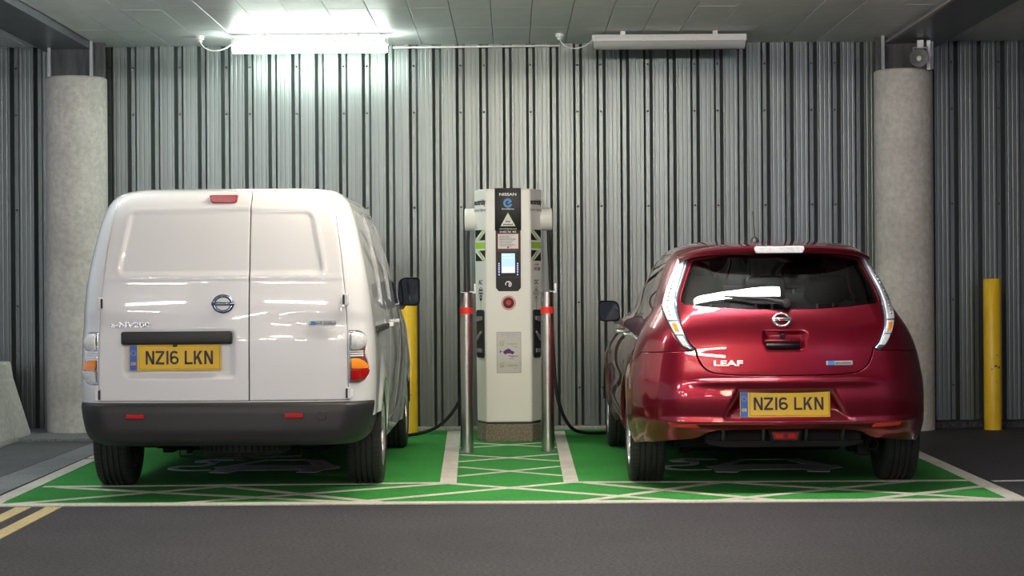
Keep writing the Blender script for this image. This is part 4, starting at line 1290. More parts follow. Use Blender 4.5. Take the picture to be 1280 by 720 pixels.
# tail lamps
def lampset(sgn):
    loop = lampR if sgn > 0 else lampL
    e = bpy.data.objects.new('tail_lamp', None); COL.objects.link(e); e.parent = van
    panel('lamp_bed', VB, loop, M['reflector'], e, h=0.014, gap=0.002, offs=-0.003, roll=0.004)
    def part(name, pts, m, bulge, r=0.02, cen=None):
        lp = vr(pts, r)
        if sgn < 0: lp = mirror(lp)
        cx, cz, rx, rz = cen
        def rel(p):
            q = p.reshape(-1, 3)
            d = ((np.abs(q[:, 0]) - cx) / rx)**2 + ((q[:, 2] - cz) / rz)**2
            return (bulge * np.sqrt(np.maximum(1 - d, 0.0) + 1e-4)).reshape(p.shape[:-1])
        return panel(name, VB, lp, m, e, h=0.010, offs=0.002, roll=0.003, depth=0.01, relief=rel)
    part('reversing_lens', [(0.730, 0.862), (0.730, 0.962), (0.783, 0.962), (0.806, 0.935), (0.808, 0.895), (0.790, 0.862)], M['lens_white'], 0.028, 0.02, (0.762, 0.913, 0.06, 0.055))
    for k in range(3):
        z0 = 0.822 + k * 0.013
        part('white_strip', [(0.732, z0), (0.732, z0 + 0.009), (0.800, z0 + 0.009), (0.800, z0)], M['white_plastic'], 0.003, 0.002, (0.765, z0, 0.1, 0.1))
    part('indicator_lens', [(0.730, 0.752), (0.730, 0.812), (0.770, 0.812), (0.804, 0.790), (0.822, 0.752)], M['lens_amber'], 0.024, 0.012, (0.765, 0.75, 0.085, 0.075))
    part('brake_lens', [(0.730, 0.684), (0.730, 0.748), (0.823, 0.748), (0.816, 0.712), (0.785, 0.684)], M['lens_red'] if sgn > 0 else M['lens_white'], 0.024, 0.012, (0.765, 0.75, 0.085, 0.08))
    return e
lampset(1); lampset(-1)
# high brake lamp
hb = MB()
hbz, hby = 1.742, 0.152
hb.prism([(-0.082, hbz + 0.022), (0.082, hbz + 0.022), (0.076, hbz - 0.020), (0.064, hbz - 0.026), (-0.064, hbz - 0.026), (-0.076, hbz - 0.020)], hby - 0.018, hby + 0.05, 'y')
o = hb.build('high_brake_lamp', M['lens_red'], van, None, (-0.005, 0, 0)); bv = o.modifiers.new('bevel', 'BEVEL'); bv.width = 0.006; bv.segments = 2
# door hinges
for sx, z in ((-1, 1.138), (-1, 0.612), (1, 1.152), (1, 0.614)):
    e = bpy.data.objects.new('door_hinge', None); COL.objects.link(e); e.parent = van
    x = abs(edge(z, 1)); y = 0.028 + (0.02 if z > 1 else 0)
    MB().box(sx * x - 0.016, sx * x + 0.016, y - 0.022, y + 0.01, z - 0.034, z + 0.034, 0.005).build('hinge_leaf', M['van_white'], e)
    MB().box(sx * (x - 0.010) - 0.006, sx * (x - 0.010) + 0.006, y - 0.027, y - 0.010, z - 0.028, z + 0.028, 0.004).build('hinge_pin', M['black_plastic'], e)
    MB().box(sx * (x + 0.012) - 0.004, sx * (x + 0.012) + 0.010, y - 0.016, y + 0.02, z - 0.02, z + 0.02, 0.003).build('hinge_plate', M['white_plastic'], e)
# number plate, garnish, emblem, badges
PX, PZ = -0.272, 0.825
g = MB(); g.box(-0.318, 0.318, -0.026, 0.05, -0.037, 0.037, 0.012, 3)
g.build('number_plate_garnish', M['black_grain'], van, 40, (PX + 0.010, 0.006, 0.938))
MB().lathe([(0, 0), (0.012, 0), (0.012, -0.014), (0, -0.016)], (PX + 0.0, 0.0, 0.901), 'z', 12).build('plate_lamp', M['black_plastic'], van, 40)
number_plate(van, (PX, 0.004, PZ), 0.525, 0.150, 0.045, 0.0, (0.178, 0.915), 0.078)
badge(van, (0.005, 0.006, 1.132), 0.066, (R(-4), 0, 0), M['dark_chrome'])
text('e-NV200', 0.030, M['grey_metal'], van, 'model_lettering', (-0.530, 0.006, 1.000), (R(88), 0, 0), 0.003, 0.03, 1.45)
e = bpy.data.objects.new('badge', None); COL.objects.link(e); e.parent = van; e.location = (0.575, 0.017, 1.018)
MB().box(-0.076, 0.076, -0.006, 0.006, -0.012, 0.012, 0.003).build('badge_plate', M['grey_metal'], e)
MB().box(-0.066, -0.040, -0.0072, -0.005, -0.010, 0.010, 0.001).build('badge_mark', M['blue_print'], e)
text('zero emission', 0.0125, M['plate_black'], e, 'lettering', (0.018, -0.0062, -0.005), bold=0.02, xs=1.2)
# rear bumper: its own wrap-round surface
BB = Body([(0.312, 0.75, 0.03, 4.4, 0.045, 0.20, 0.24), (0.334, 0.79, -0.020, 4.4, 0.045, 0.20, 0.24), (0.357, 0.815, -0.045, 4.4, 0.045, 0.19, 0.25), (0.42, 0.836, -0.060, 4.4, 0.045, 0.18, 0.25),
           (0.50, 0.850, -0.060, 4.4, 0.045, 0.17, 0.25), (0.548, 0.856, -0.052, 4.4, 0.045, 0.17, 0.25), (0.562, 0.854, -0.038, 4.4, 0.045, 0.17, 0.25), (0.569, 0.83, 0.02, 4.4, 0.045, 0.17, 0.25)], (0.845, 0.18, 0.25, 4.4))
def a_at(y, z): return BB.inv([(y, z)], 'side')[0]
bt = []
for z in np.linspace(0.318, 0.560, 12):
    y = 0.985 - math.sqrt(max(0.352**2 - (z - 0.311)**2, 0)) 
    bt.append(a_at(y, z))
bt = np.array(bt)
blow = bt[0][1]; bhi = BB.B - 0.003
outer = np.concatenate([[(-bt[0][0], 0.004)], [(bt[0][0], 0.004)], bt, [(bt[-1][0], bhi)], [(-bt[-1][0], bhi)], mirror(bt)])
panel('rear_bumper', BB, outer, M['black_grain'], van, h=0.022, roll=0.004, depth=0.05)
for x in (-0.495, 0.414):
    MB().box(x - 0.052, x + 0.052, -0.064, -0.04, 0.478, 0.502, 0.004).build('reflector', M['lens_red'], van, None)
MB().lathe([(0, -0.0615), (0.026, -0.0615), (0.028, -0.059), (0.026, -0.058)], (0.57, 0.012, 0.487), 'y', 20).build('towing_eye_cover', M['black_grain'], van, 40)
# sliding door rail cover and side mouldings on the flank
for sgn in (1, -1):
    MB().box(sgn * 0.860 - 0.016, sgn * 0.860 + 0.016, 0.40 if sgn > 0 else 0.6, 1.38, 0.955, 0.990, 0.006).build('door_rail', M['black_plastic'], van)
    MB().box(sgn * 0.876 - 0.012, sgn * 0.876 + 0.02, 1.48, 1.60, 0.965, 0.995, 0.006).build('sliding_door_handle', M['van_white'], van)
# door mirrors
def car_mirror(car, x, y, z, s, m_shell, wd, ht, arm=0.1):
    e = bpy.data.objects.new('door_mirror', None); COL.objects.link(e); e.parent = car; e.location = (x, y, z)
    P = round_poly([(-wd / 2 * s, -ht * 0.46), (wd / 2 * s, -ht * 0.5), (wd / 2 * s, ht * 0.42), (wd * 0.38 * s, ht / 2), (-wd * 0.40 * s, ht / 2)], [0.04, 0.05, 0.05, 0.05, 0.05], 6)
    rings = [(0.86, 0.006), (0.97, -0.012), (1.0, 0.0), (0.99, 0.05), (0.88, 0.09), (0.6, 0.12), (0.2, 0.135)]
    n = len(P); vs = []; fs = []
    for k, yy in rings: vs += [(p[0] * k, yy, p[1] * k) for p in P]
    for i in range(len(rings) - 1):
        for j in range(n): fs.append((i * n + j, i * n + (j + 1) % n, (i + 1) * n + (j + 1) % n, (i + 1) * n + j))
    fs.append(tuple(range((len(rings) - 1) * n, len(rings) * n)))
    MB().add(vs, fs).build('mirror_shell', m_shell, e, 50)
    MB().prism([(p[0] * 0.87, p[1] * 0.87) for p in P], -0.002, 0.004, 'y').build('mirror_glass', M['mirror'], e)
    MB().prism([(p[0], p[1]) for p in [(-s * wd * 0.42, -ht * 0.42), (-s * wd * 0.1, -ht * 0.44), (-s * wd * 0.25, -ht * 0.60), (-s * (wd / 2 + arm), -ht * 0.62), (-s * (wd / 2 + arm), -ht * 0.40)]], 0.01, 0.08, 'y').build('mirror_arm', M['black_plastic'], e)
    return e
car_mirror(van, 0.905, 3.18, 1.185, 1, M['black_plastic'], 0.17, 0.215, 0.03)
car_mirror(van, -0.945, 3.18, 1.185, -1, M['black_plastic'], 0.17, 0.215, 0.03)
# wheels and what hangs under the body
for sx in (-1, 1):
    for y in (0.985, 3.71):
        wheel(van, (-0.788 if sx < 0 else 0.752, y, 0.311), 0.311, 0.215, sx, 0.195)
    # arch liners: half drums around the wheels
    for y in (0.985, 3.71):
        MB().lathe([(0.375, -0.14), (0.375, 0.13)], (sx * 0.735, y, 0.30), 'x', 24, 0.08, PI - 0.08).build('arch_liner', M['gap'], van, 60)
ax = MB().tube([(-0.66, 0.985, 0.30), (0.66, 0.985, 0.30)], 0.034, 12)
ax.box(-0.56, 0.56, 0.99, 1.05, 0.225, 0.275, 0.008)
ax.build('rear_axle', M['under'], van, 40)
MB().box(-0.60, 0.60, 0.25, 3.3, 0.30, 0.42, 0.03).build('floor_pan', M['under'], van)
MB().box(-0.52, 0.52, 1.2, 3.0, 0.195, 0.32, 0.03).build('battery_case', M['under'], van)
sp = MB(); sp.lathe([(0.12, -0.06), (0.24, -0.07), (0.275, -0.045), (0.28, 0.0), (0.275, 0.045), (0.24, 0.07), (0.12, 0.06), (0.12, -0.06)], (0.06, 0.52, 0.305), 'z', 48)
sw = bpy.data.objects.new('spare_wheel', None); COL.objects.link(sw); sw.parent = van
sp.build('spare_tyre', M['rubber'], sw, 40)
rb = MB()
for i in range(48):
    a = 2 * PI * i / 48; c, s_ = math.cos(a), math.sin(a)
    rb.add([(0.06 + 0.279 * c - 0.005 * s_, 0.52 + 0.279 * s_ + 0.005 * c, 0.262), (0.06 + 0.279 * c + 0.005 * s_, 0.52 + 0.279 * s_ - 0.005 * c, 0.262),
            (0.06 + 0.284 * c + 0.005 * s_, 0.52 + 0.284 * s_ - 0.005 * c, 0.34), (0.06 + 0.284 * c - 0.005 * s_, 0.52 + 0.284 * s_ + 0.005 * c, 0.34)], [(0, 1, 2, 3)])
rb.build('tread_rib', M['under'], sw, kind='stuff')
MB().tube([(-0.29, 0.24, 0.33), (-0.285, 0.24, 0.238), (0.06, 0.235, 0.228), (0.10, 0.24, 0.240), (0.13, 0.24, 0.228), (0.42, 0.24, 0.238), (0.43, 0.24, 0.33)], 0.007, 8).tube([(0.03, 0.24, 0.229), (0.03, 0.24, 0.213), (0.09, 0.24, 0.213), (0.09, 0.24, 0.23)], 0.006, 8).build('spare_wheel_carrier', M['under'], van, 50)
for x in (-0.47, 0.47):
    MB().tube([(x, 0.95, 0.28), (x, 0.80, 0.40)], 0.022, 12).box(x - 0.05, x + 0.05, 0.30, 1.2, 0.285, 0.315, 0.006).box(x - 0.035, x + 0.035, 0.90, 1.06, 0.205, 0.26, 0.008).build('leaf_spring', M['under'], van, 40)
for x, z in ((-0.40, 0.250), (0.30, 0.245), (-0.34, 0.222)):
    MB().lathe([(0, -0.02), (0.018, -0.02), (0.018, 0.012), (0.008, 0.02), (0, 0.02)], (x, 0.92, z), 'z', 10).build('bolt', M['under'], van, 40)
MB().box(-0.45, 0.50, 4.49, 4.52, 0.50, 0.62, 0.02).build('front_grille', M['black_plastic'], van)

# ------------------------------------------------------------------ red hatchback
leaf = thing('electric_hatchback', 'dark red five-door hatchback parked on the green bay right of the charging post', 'car', (1.59, 11.56, 0))
LB = Body([  # z, W, rear, front, bulge, rx, ry
    (0.20, 0.80, 0.150, 4.30, 0.10, 0.30, 0.42),
    (0.29, 0.850, 0.085, 4.38, 0.08, 0.30, 0.42),
    (0.36, 0.872, 0.045, 4.42, 0.07, 0.30, 0.42),
    (0.45, 0.884, 0.010, 4.44, 0.07, 0.30, 0.42),
    (0.55, 0.886, 0.000, 4.44, 0.07, 0.30, 0.42),
    (0.64, 0.882, 0.008, 4.42, 0.07, 0.30, 0.42),
    (0.72, 0.872, 0.028, 4.38, 0.07, 0.29, 0.42),
    (0.80, 0.858, 0.045, 4.28, 0.07, 0.28, 0.42),
    (0.88, 0.835, 0.060, 4.10, 0.07, 0.26, 0.42),
    (0.96, 0.800, 0.082, 3.85, 0.07, 0.24, 0.42),
    (1.03, 0.758, 0.112, 3.45, 0.08, 0.22, 0.42),
    (1.10, 0.722, 0.160, 3.25, 0.09, 0.21, 0.42),
    (1.18, 0.700, 0.221, 3.08, 0.09, 0.20, 0.42),
    (1.30, 0.655, 0.319, 2.80, 0.10, 0.19, 0.42),
    (1.39, 0.610, 0.398, 2.55, 0.10, 0.18, 0.42),
    (1.44, 0.565, 0.480, 2.38, 0.09, 0.17, 0.4),
    (1.475, 0.49, 0.72, 2.20, 0.06, 0.16, 0.35),
    (1.495, 0.37, 1.05, 2.05, 0.03, 0.12, 0.2),
    (1.504, 0.20, 1.35, 1.85, 0.0, 0.06, 0.08),
    (1.506, 0.03, 1.58, 1.66, 0.0, 0.01, 0.01)], (0.86, 0.28, 0.42, 4.4), (0.55, 0.75))
def lr(pts, r=0.0, st=0.06): return LB.inv(round_poly(pts, r) if r else resample(np.array(pts, float), st), 'rear')
def ls(pts, r=0.0): return LB.inv(round_poly(pts, r) if r else resample(np.array(pts, float), 0.12), 'side')
GAPL = 0.0026
# outlines on the rear, right half: inner edge of the lamp = outer edge of the tailgate
lamp_in = [(0.520, 1.385), (0.560, 1.28), (0.600, 1.17), (0.612, 1.095), (0.594, 0.975), (0.556, 0.885), (0.520, 0.845)]
lamp_out = [(0.546, 0.836), (0.600, 0.862), (0.640, 0.925), (0.676, 1.01), (0.690, 1.075), (0.684, 1.13), (0.650, 1.22), (0.604, 1.32), (0.575, 1.392)]
def smooth_path(P, n=5): return [tuple(p) for p in spline([(q[0], q[1]) for q in P], n)]
li = smooth_path(lamp_in); lo_ = smooth_path(lamp_out)
lampLR = LB.inv(li + lo_, 'rear')
gate_low = smooth_path([(0.520, 0.845), (0.505, 0.788), (0.475, 0.740), (0.425, 0.710), (0.34, 0.697), (0.20, 0.692), (0.0, 0.690)])
gate_r = li + gate_low[1:]                       # from lamp top down and round to the bottom centre
gate_loop = [(0.0, 1.415), (0.3, 1.412)] + gate_r + [(-x, z) for x, z in gate_r[::-1][1:]] + [(-0.3, 1.412)]
gate = LB.inv(resample(np.array(gate_loop), 0.03), 'rear')
gl_r = [(0.0, 1.405), (0.3, 1.402), (0.500, 1.372), (0.540, 1.28), (0.582, 1.165), (0.590, 1.125), (0.565, 1.108), (0.40, 1.090), (0.2, 1.078), (0.0, 1.074)]
rglass = LB.inv(resample(np.array(gl_r + [(-x, z) for x, z in gl_r[::-1][1:-1]]), 0.03), 'rear')
# handle recess, plate recess, bumper crease as real relief
hnd = polysdf(round_poly([(-0.135, 0.955), (0.135, 0.955), (0.112, 0.836), (-0.112, 0.836)], 0.03, 8))
plr = polysdf(round_poly([(-0.288, 0.622), (0.288, 0.622), (0.375, 0.432), (-0.375, 0.432)], [0.02, 0.02, 0.03, 0.03], 8))
def rel_gate(p):
    sh = p.shape[:-1]; q = p.reshape(-1, 3); xz = np.stack([q[:, 0], q[:, 2]], -1)
    r = -0.026 * sstep(-0.002, 0.028, hnd(xz))
    ce = 0.735 + 0.10 * (np.abs(q[:, 0]) / 0.5)**3          # lower bulge of the tailgate
    r = r + 0.010 * sstep(0.06, -0.02, np.abs(q[:, 2] - ce - 0.0)) * 0
    return r.reshape(sh)
def rel_leaf(p):
    sh = p.shape[:-1]; q = p.reshape(-1, 3); xz = np.stack([q[:, 0], q[:, 2]], -1)
    rear = q[:, 1] < 0.6
    fade = sstep(0.42, 0.10, q[:, 1]) * sstep(0.84, 0.60, np.abs(q[:, 0]))
    r = np.where(rear, -0.045 * sstep(-0.004, 0.060, plr(xz)), 0)
    # ridge along the bumper's lower edge and the shelf under the tailgate
    zc = 0.418 + 0.01 * (np.abs(q[:, 0]) / 0.8)**2
    r = r + np.where(rear, fade * (0.015 * np.exp(-((q[:, 2] - zc) / 0.018)**2) - 0.016 * sstep(0.41, 0.35, q[:, 2])), 0)
    r = r + np.where(rear & (np.abs(q[:, 0]) < 0.62), 0.013 * np.exp(-(np.maximum(0.660 - q[:, 2], (q[:, 2] - 0.660) * 2.5) / 0.026)**2) * sstep(0.62, 0.40, np.abs(q[:, 0])), 0)
    side = (np.abs(q[:, 0]) > 0.55)
    for cy in (0.86, 3.56):
        rr = np.hypot(q[:, 1] - cy, q[:, 2] - 0.316)
        r = r + np.where(side & (q[:, 2] < 0.9), 0.016 * (1 - sstep(0.36, 0.50, rr)), 0)
    mid = side & (q[:, 1] > 1.2) & (q[:, 1] < 3.2)
    r = r - np.where(mid, 0.020 * np.exp(-((q[:, 2] - 0.55) / 0.12)**2) * sstep(1.2, 1.5, q[:, 1]) * sstep(3.2, 2.9, q[:, 1]), 0)
    return r.reshape(sh)
AL = 0.350
def archl(cy): return ls([(cy + AL, 0.205)] + [(cy + AL * math.cos(a), 0.316 + AL * math.sin(a)) for a in np.linspace(0, PI, 22)] + [(cy - AL, 0.205)])
laR, laF = archl(0.86), archl(3.56)
rdoor = ls([(1.27, 0.26), (1.12, 0.62), (0.98, 0.80), (0.98, 1.02), (1.08, 1.36), (1.60, 1.44), (1.925, 1.452), (1.925, 0.26)], [0.06, 0.2, 0.2, 0.1, 0.1, 0.1, 0.02, 0.03])
fdoorl = ls([(1.94, 0.26), (1.94, 1.452), (2.25, 1.43), (2.55, 1.33), (3.02, 1.03), (3.06, 0.90), (3.06, 0.30)], [0.03, 0.02, 0.1, 0.1, 0.06, 0.06, 0.08])
rwin = ls([(1.16, 1.045), (1.20, 1.33), (1.58, 1.405), (1.89, 1.415), (1.89, 1.030)], [0.05, 0.06, 0.1, 0.02, 0.02])
fwinl = ls([(1.975, 1.030), (1.975, 1.415), (2.25, 1.395), (2.52, 1.30), (2.90, 1.030)], [0.02, 0.02, 0.1, 0.1, 0.03])
zs = np.linspace(1.04, 1.43, 8)
bt_ = np.linspace(0, LB.B, 1200); bz = LB.fn[0](bt_)
bb = np.interp(zs, bz, bt_)
def wsl_half():
    a0 = LB.L[2] + 0.62
    return np.array([(a0 - 0.0 * i, b) for i, b in enumerate(bb)] + [(LB.A - 0.015, bb[-1]), (LB.A - 0.015, bb[0])])
wsh = wsl_half()
ll = mirror(lampLR)
# the shell is cut away for tailgate, lamps, bumper and rear arches; the bumper is a finer patch of its own
arc_pts = [(0.86 + AL * math.cos(t), 0.316 + AL * math.sin(t)) for t in np.linspace(0, PI - 0.95, 16)]
seam = [(0.57, 0.69), (0.46, 0.775), (0.34, 0.822)]
seam_ab = [tuple(p) for p in LB.inv(seam, 'side')]
lamp_bot = [tuple(p) for p in LB.inv([(0.546, 0.836)], 'rear')]
lamp_up = [tuple(p) for p in LB.inv(lo_[1:], 'rear')]
gate_top = [tuple(p) for p in LB.inv([(0.520, 1.390), (0.40, 1.403), (0.3, 1.414), (0.15, 1.416), (0.0, 1.417)], 'rear')]
half = [(LB.A, 0.004)] + [tuple(p) for p in ls([(0.86 + AL, 0.205)])[:1]]
half[-1] = (half[-1][0], 0.004)
half += [tuple(p) for p in LB.inv([(0.86 + AL, 0.26)] + arc_pts, 'side')] + seam_ab + lamp_bot + lamp_up + gate_top
right = half                                        # front bottom -> centre of the tailgate's top
left = [(-a, b) for a, b in right[::-1][1:]]
outer = np.array(right + left + [(-LB.A, LB.B - 0.004), (LB.A, LB.B - 0.004)])
arc_low = [(0.86 + AL * math.cos(t), 0.316 + AL * math.sin(t)) for t in np.linspace(PI - 0.95, PI + 0.117, 12)]
bump_r = [tuple(p) for p in LB.inv([(0.0, 0.368), (0.15, 0.367), (0.30, 0.365), (0.40, 0.360), (0.455, 0.345), (0.50, 0.318), (0.54, 0.306), (0.62, 0.300)], 'rear')]
bump_r += [tuple(p) for p in LB.inv([(0.24, 0.290), (0.36, 0.282), (0.47, 0.276)] + arc_low[::-1], 'side')] + seam_ab + lamp_bot
bump_r += [tuple(p) for p in LB.inv(gate_low, 'rear')]
bumper = np.array(bump_r + [(-a, b) for a, b in bump_r[::-1][1:-1]])
holesL = []
for q in (laF, rdoor, fdoorl, wsh): holesL += [q, mirror(q)]
panel('body_shell', LB, outer, M['van_red'], leaf, holes=holesL, h=0.032, roll=0.005, relief=rel_leaf)
panel('rear_bumper', LB, bumper, M['van_red'], leaf, h=0.015, gap=0.0022, roll=0.004, depth=0.03, relief=rel_leaf)
tg = panel('tailgate', LB, gate, M['van_red'], leaf, holes=[rglass], h=0.018, gap=GAPL, roll=0.005, relief=rel_gate)
panel('rear_window', LB, rglass, M['glass'], tg, h=0.03, gap=0.0008, offs=-0.003, roll=0.003, depth=0.0)
for sgn in (1, -1):
    mm = (lambda P: P) if sgn > 0 else mirror
    for nm, dq, wq, hy in (('rear_door', rdoor, rwin, 1.28), ('front_door', fdoorl, fwinl, 2.16)):
        fr = inset(resample(wq if area(wq) > 0 else wq[::-1], 0.03), -0.022)
        d = panel(nm, LB, mm(dq), M['van_red'], leaf, holes=[mm(fr)], h=0.032, gap=GAPL, roll=0.005, relief=rel_leaf)
        panel('window_frame', LB, mm(fr), M['black_gloss'], d, holes=[mm(wq)], h=0.03, gap=0.001, offs=-0.002, roll=0.003)
        panel('door_glass', LB, mm(wq), M['side_glass'], d, h=0.05, gap=0.001, offs=-0.004, roll=0.003, depth=0.0)
        p0 = LB.P(*LB.inv([(hy, 0.905)], 'side')[0])
        MB().tube([(sgn * (p0[0] - 0.01), hy - 0.07, 0.905), (sgn * (p0[0] + 0.035), hy - 0.05, 0.905), (sgn * (p0[0] + 0.038), hy + 0.09, 0.91), (sgn * (p0[0] - 0.005), hy + 0.11, 0.91)], [0.012, 0.014, 0.014, 0.012], 10).build('door_handle', M['chrome'], d, 50)
    panel('windscreen_half', LB, mm(wsh), M['clear_glass'], leaf, h=0.06, gap=0.001, offs=-0.003, roll=0.003, depth=0.0)
    # dark frame round the side windows
box_ab = lambda x0, x1, z0, z1: LB.inv(resample(np.array([(x0, z0), (x1, z0), (x1, z1), (x0, z1)]), 0.05), 'rear')
cuts = [box_ab(-0.42, 0.42, 0.30, 0.66), box_ab(-0.17, 0.17, 0.80, 0.98), box_ab(-0.66, 0.66, 0.23, 0.42), rglass, rwin, mirror(rwin), fwinl, mirror(fwinl), wsh, mirror(wsh), laR, mirror(laR), laF, mirror(laF)]
b_lo = LB.inv([(2.0, 0.30)], 'side')[0][1]
liner('inner_skin', LB, M['gap'], leaf, 0.034, (-LB.A, LB.A), (b_lo, LB.B - 0.01), cuts, 220, 80)
# tail lamps
for sgn in (1, -1):
    e = bpy.data.objects.new('tail_lamp', None); COL.objects.link(e); e.parent = leaf
    mm = (lambda P: P) if sgn > 0 else mirror
    def bul(p):
        return np.full(p.shape[:-1], 0.010)
    panel('lamp_bed', LB, mm(lampLR), M['chrome_dark'], e, h=0.018, gap=0.002, offs=0.004, roll=0.012, depth=0.02)
    # bright strip of the light guide, amber lens and reversing lens
    def sub(name, z0, z1, m, ins, dep=0.004):
        A = np.array(li); Bq = np.array(lo_)
        zsx = np.linspace(z0, z1, 14)
        ia = np.argsort(A[:, 1]); ib = np.argsort(Bq[:, 1])
        xi = np.interp(zsx, A[ia, 1], A[ia, 0]) + ins[0]; xo = np.interp(zsx, Bq[ib, 1], Bq[ib, 0]) - ins[1]
        lp = LB.inv([(x, z) for x, z in zip(xi, zsx)] + [(x, z) for x, z in zip(xo[::-1], zsx[::-1])], 'rear')
        return panel(name, LB, mm(lp), m, e, h=0.012, offs=0.011 if dep > 0.002 else 0.0135, roll=dep, depth=0.006)
    sub('light_guide', 1.01, 1.370, M['lens_white'], (0.012, 0.010))
    gm = MB()
    A = np.array(li); Bq = np.array(lo_); ia = np.argsort(A[:, 1]); ib = np.argsort(Bq[:, 1])
    for z in np.linspace(1.04, 1.35, 15):
        x = sgn * (0.5 * np.interp(z, A[ia, 1], A[ia, 0]) + 0.5 * np.interp(z, Bq[ib, 1], Bq[ib, 0]))
        ab = LB.inv([(abs(x), z)], 'rear')[0]
        p = LB.P(*ab) + LB.N(*ab) * 0.008
        bm = bmesh.new(); bmesh.ops.create_icosphere(bm, subdivisions=2, radius=0.009, matrix=Matrix.Translation((sgn * p[0], p[1], p[2])))
        gm.bm(bm)
    gm.build('light_guide_beads', M['reflector'], e, 60, kind='stuff')
    sub('indicator_surround', 0.928, 1.003, M['lens_white'], (0.012, 0.012))
    sub('indicator_lens', 0.945, 0.990, M['lens_amber'], (0.022, 0.024), 0.001)
    sub('reversing_lens', 0.862, 0.922, M['lens_white'], (0.014, 0.014))
# spoiler over the rear window with the high brake lamp
def spoiler():
    xs = np.linspace(-0.575, 0.575, 41); prof = []
    for x in xs:
        t = abs(x) / 0.575
        yte = 0.275 + 0.115 * t**2 + 0.10 * t**6; dz = -0.020 * t**2 - 0.040 * t**6
        zt = 1.447 + dz; zb = 1.405 + dz + 0.022 * t**6
        yf = 0.66 + 0.0 * t; zf = float(np.interp(t, [0, 0.5, 0.8, 0.92, 1.0], [1.472, 1.468, 1.452, 1.432, 1.404]))
        prof.append([(x, yf + 0.10 * (t < 2), zf + 0.004 - 0.004 * t), (x, 0.5 * (yf + yte), zt + 0.018 - 0.012 * t**3), (x, yte + 0.05, zt + 0.006), (x, yte + 0.012, zt), (x, yte, zt - 0.006), (x, yte + 0.002, 0.5 * (zt + zb)), (x, yte + 0.006, zb + 0.005),
                     (x, yte + 0.016, zb), (x, yte + 0.10, zb - 0.004), (x, yte + 0.19, zb + 0.004)])
    n = len(prof[0]); vs = [p for r in prof for p in r]
    fs = [(i * n + k, i * n + k + 1, (i + 1) * n + k + 1, (i + 1) * n + k) for i in range(len(xs) - 1) for k in range(n - 1)]
    fs += [tuple(range(n)), tuple(range((len(xs) - 1) * n, len(xs) * n))]
    return MB().add(vs, fs)
so = spoiler().build('spoiler', M['van_red'], leaf, 50)
bl = MB(); bl.prism([(-0.145, 1.448), (0.145, 1.448), (0.150, 1.43), (0.138, 1.406), (-0.138, 1.406), (-0.150, 1.43)], 0.262, 0.32, 'y')
o = bl.build('high_brake_lamp', M['lens_white'], so, None, label='pale high brake lamp lens'); bv = o.modifiers.new('bevel', 'BEVEL'); bv.width = 0.005; bv.segments = 2
# handle, emblem, lettering, badge, wiper
def on_gate(x, z, h=0.0):
    ab = LB.inv([(x, z)], 'rear')[0]
    p = LB.P(*ab); n = LB.N(*ab)
    return p + n * h, math.atan2(n[2], -n[1])
FX = -0.012
p, t = on_gate(0.0, 1.010, 0.004)
badge(leaf, (FX, p[1], p[2]), 0.058, (-t, 0, 0))
p, t = on_gate(0.0, 0.885, -0.012)
MB().box(-0.100, 0.100, -0.012, 0.006, -0.022, 0.010, 0.006).build('handle_slot', M['black_gloss'], tg, 40, (FX, p[1], p[2] - 0.012))
MB().box(-0.105, 0.105, -0.028, 0.01, -0.009, 0.012, 0.008).build('tailgate_handle', M['van_red'], tg, 40, (FX, p[1] - 0.004, p[2] + 0.010))
MB().lathe([(0, -0.03), (0.011, -0.03), (0.016, -0.022), (0.016, 0.0)], (FX, p[1], p[2] + 0.038), 'y', 18).build('rear_camera', M['black_gloss'], tg, 40)
p, t = on_gate(-0.335, 0.748, 0.009)
text('LEAF', 0.030, M['silver'], tg, 'model_lettering', (-0.335, p[1], p[2]), (PI / 2 - t, 0, R(-6)), 0.003, 0.03, 1.9)
p, t = on_gate(0.315, 0.760, 0.003)
e = bpy.data.objects.new('badge', None); COL.objects.link(e); e.parent = leaf; e.location = p; e.rotation_euler = (-t, 0, R(6))
MB().box(-0.078, 0.078, -0.005, 0.008, -0.013, 0.013, 0.003).build('badge_plate', M['silver'], e)
MB().box(-0.072, -0.030, -0.0062, -0.004, -0.012, 0.012, 0.001).build('badge_mark', M['blue_print'], e)
text('zero emission', 0.012, M['plate_black'], e, 'lettering', (0.022, -0.0052, -0.005), bold=0.02, xs=0.95)
# wiper on the rear window
q0, t0 = on_gate(0.02, 1.092, 0.028); q1, t1 = on_gate(-0.335, 1.140, 0.020); qm, _ = on_gate(-0.10, 1.115, 0.035)
e = bpy.data.objects.new('rear_wiper', None); COL.objects.link(e); e.parent = leaf
MB().tube([tuple(q0), tuple(0.5 * (q0 + qm) + np.array([0, -0.004, 0])), tuple(qm), tuple(0.5 * (qm + q1))], [0.016, 0.015, 0.012, 0.008], 10).build('wiper_arm', M['black_plastic'], e, 50)
z0, _ = on_gate(0.03, 1.118, 0.008)
MB().tube([tuple(q1), tuple(0.5 * (q1 + qm)), tuple(qm), tuple(z0)], [0.006, 0.009, 0.010, 0.005], 8).build('wiper_blade', M['black_plastic'], e, 50)
MB().lathe([(0, -0.02), (0.022, -0.018), (0.028, 0.0), (0.028, 0.03)], (q0[0], q0[1], q0[2]), 'y', 18).build('wiper_pivot', M['black_plastic'], e, 40)
# number plate and the lower bumper
number_plate(leaf, (-0.006, 0.028, 0.527), 0.525, 0.158, 0.046, R(-3), (0.152, 0.925), 0.074)
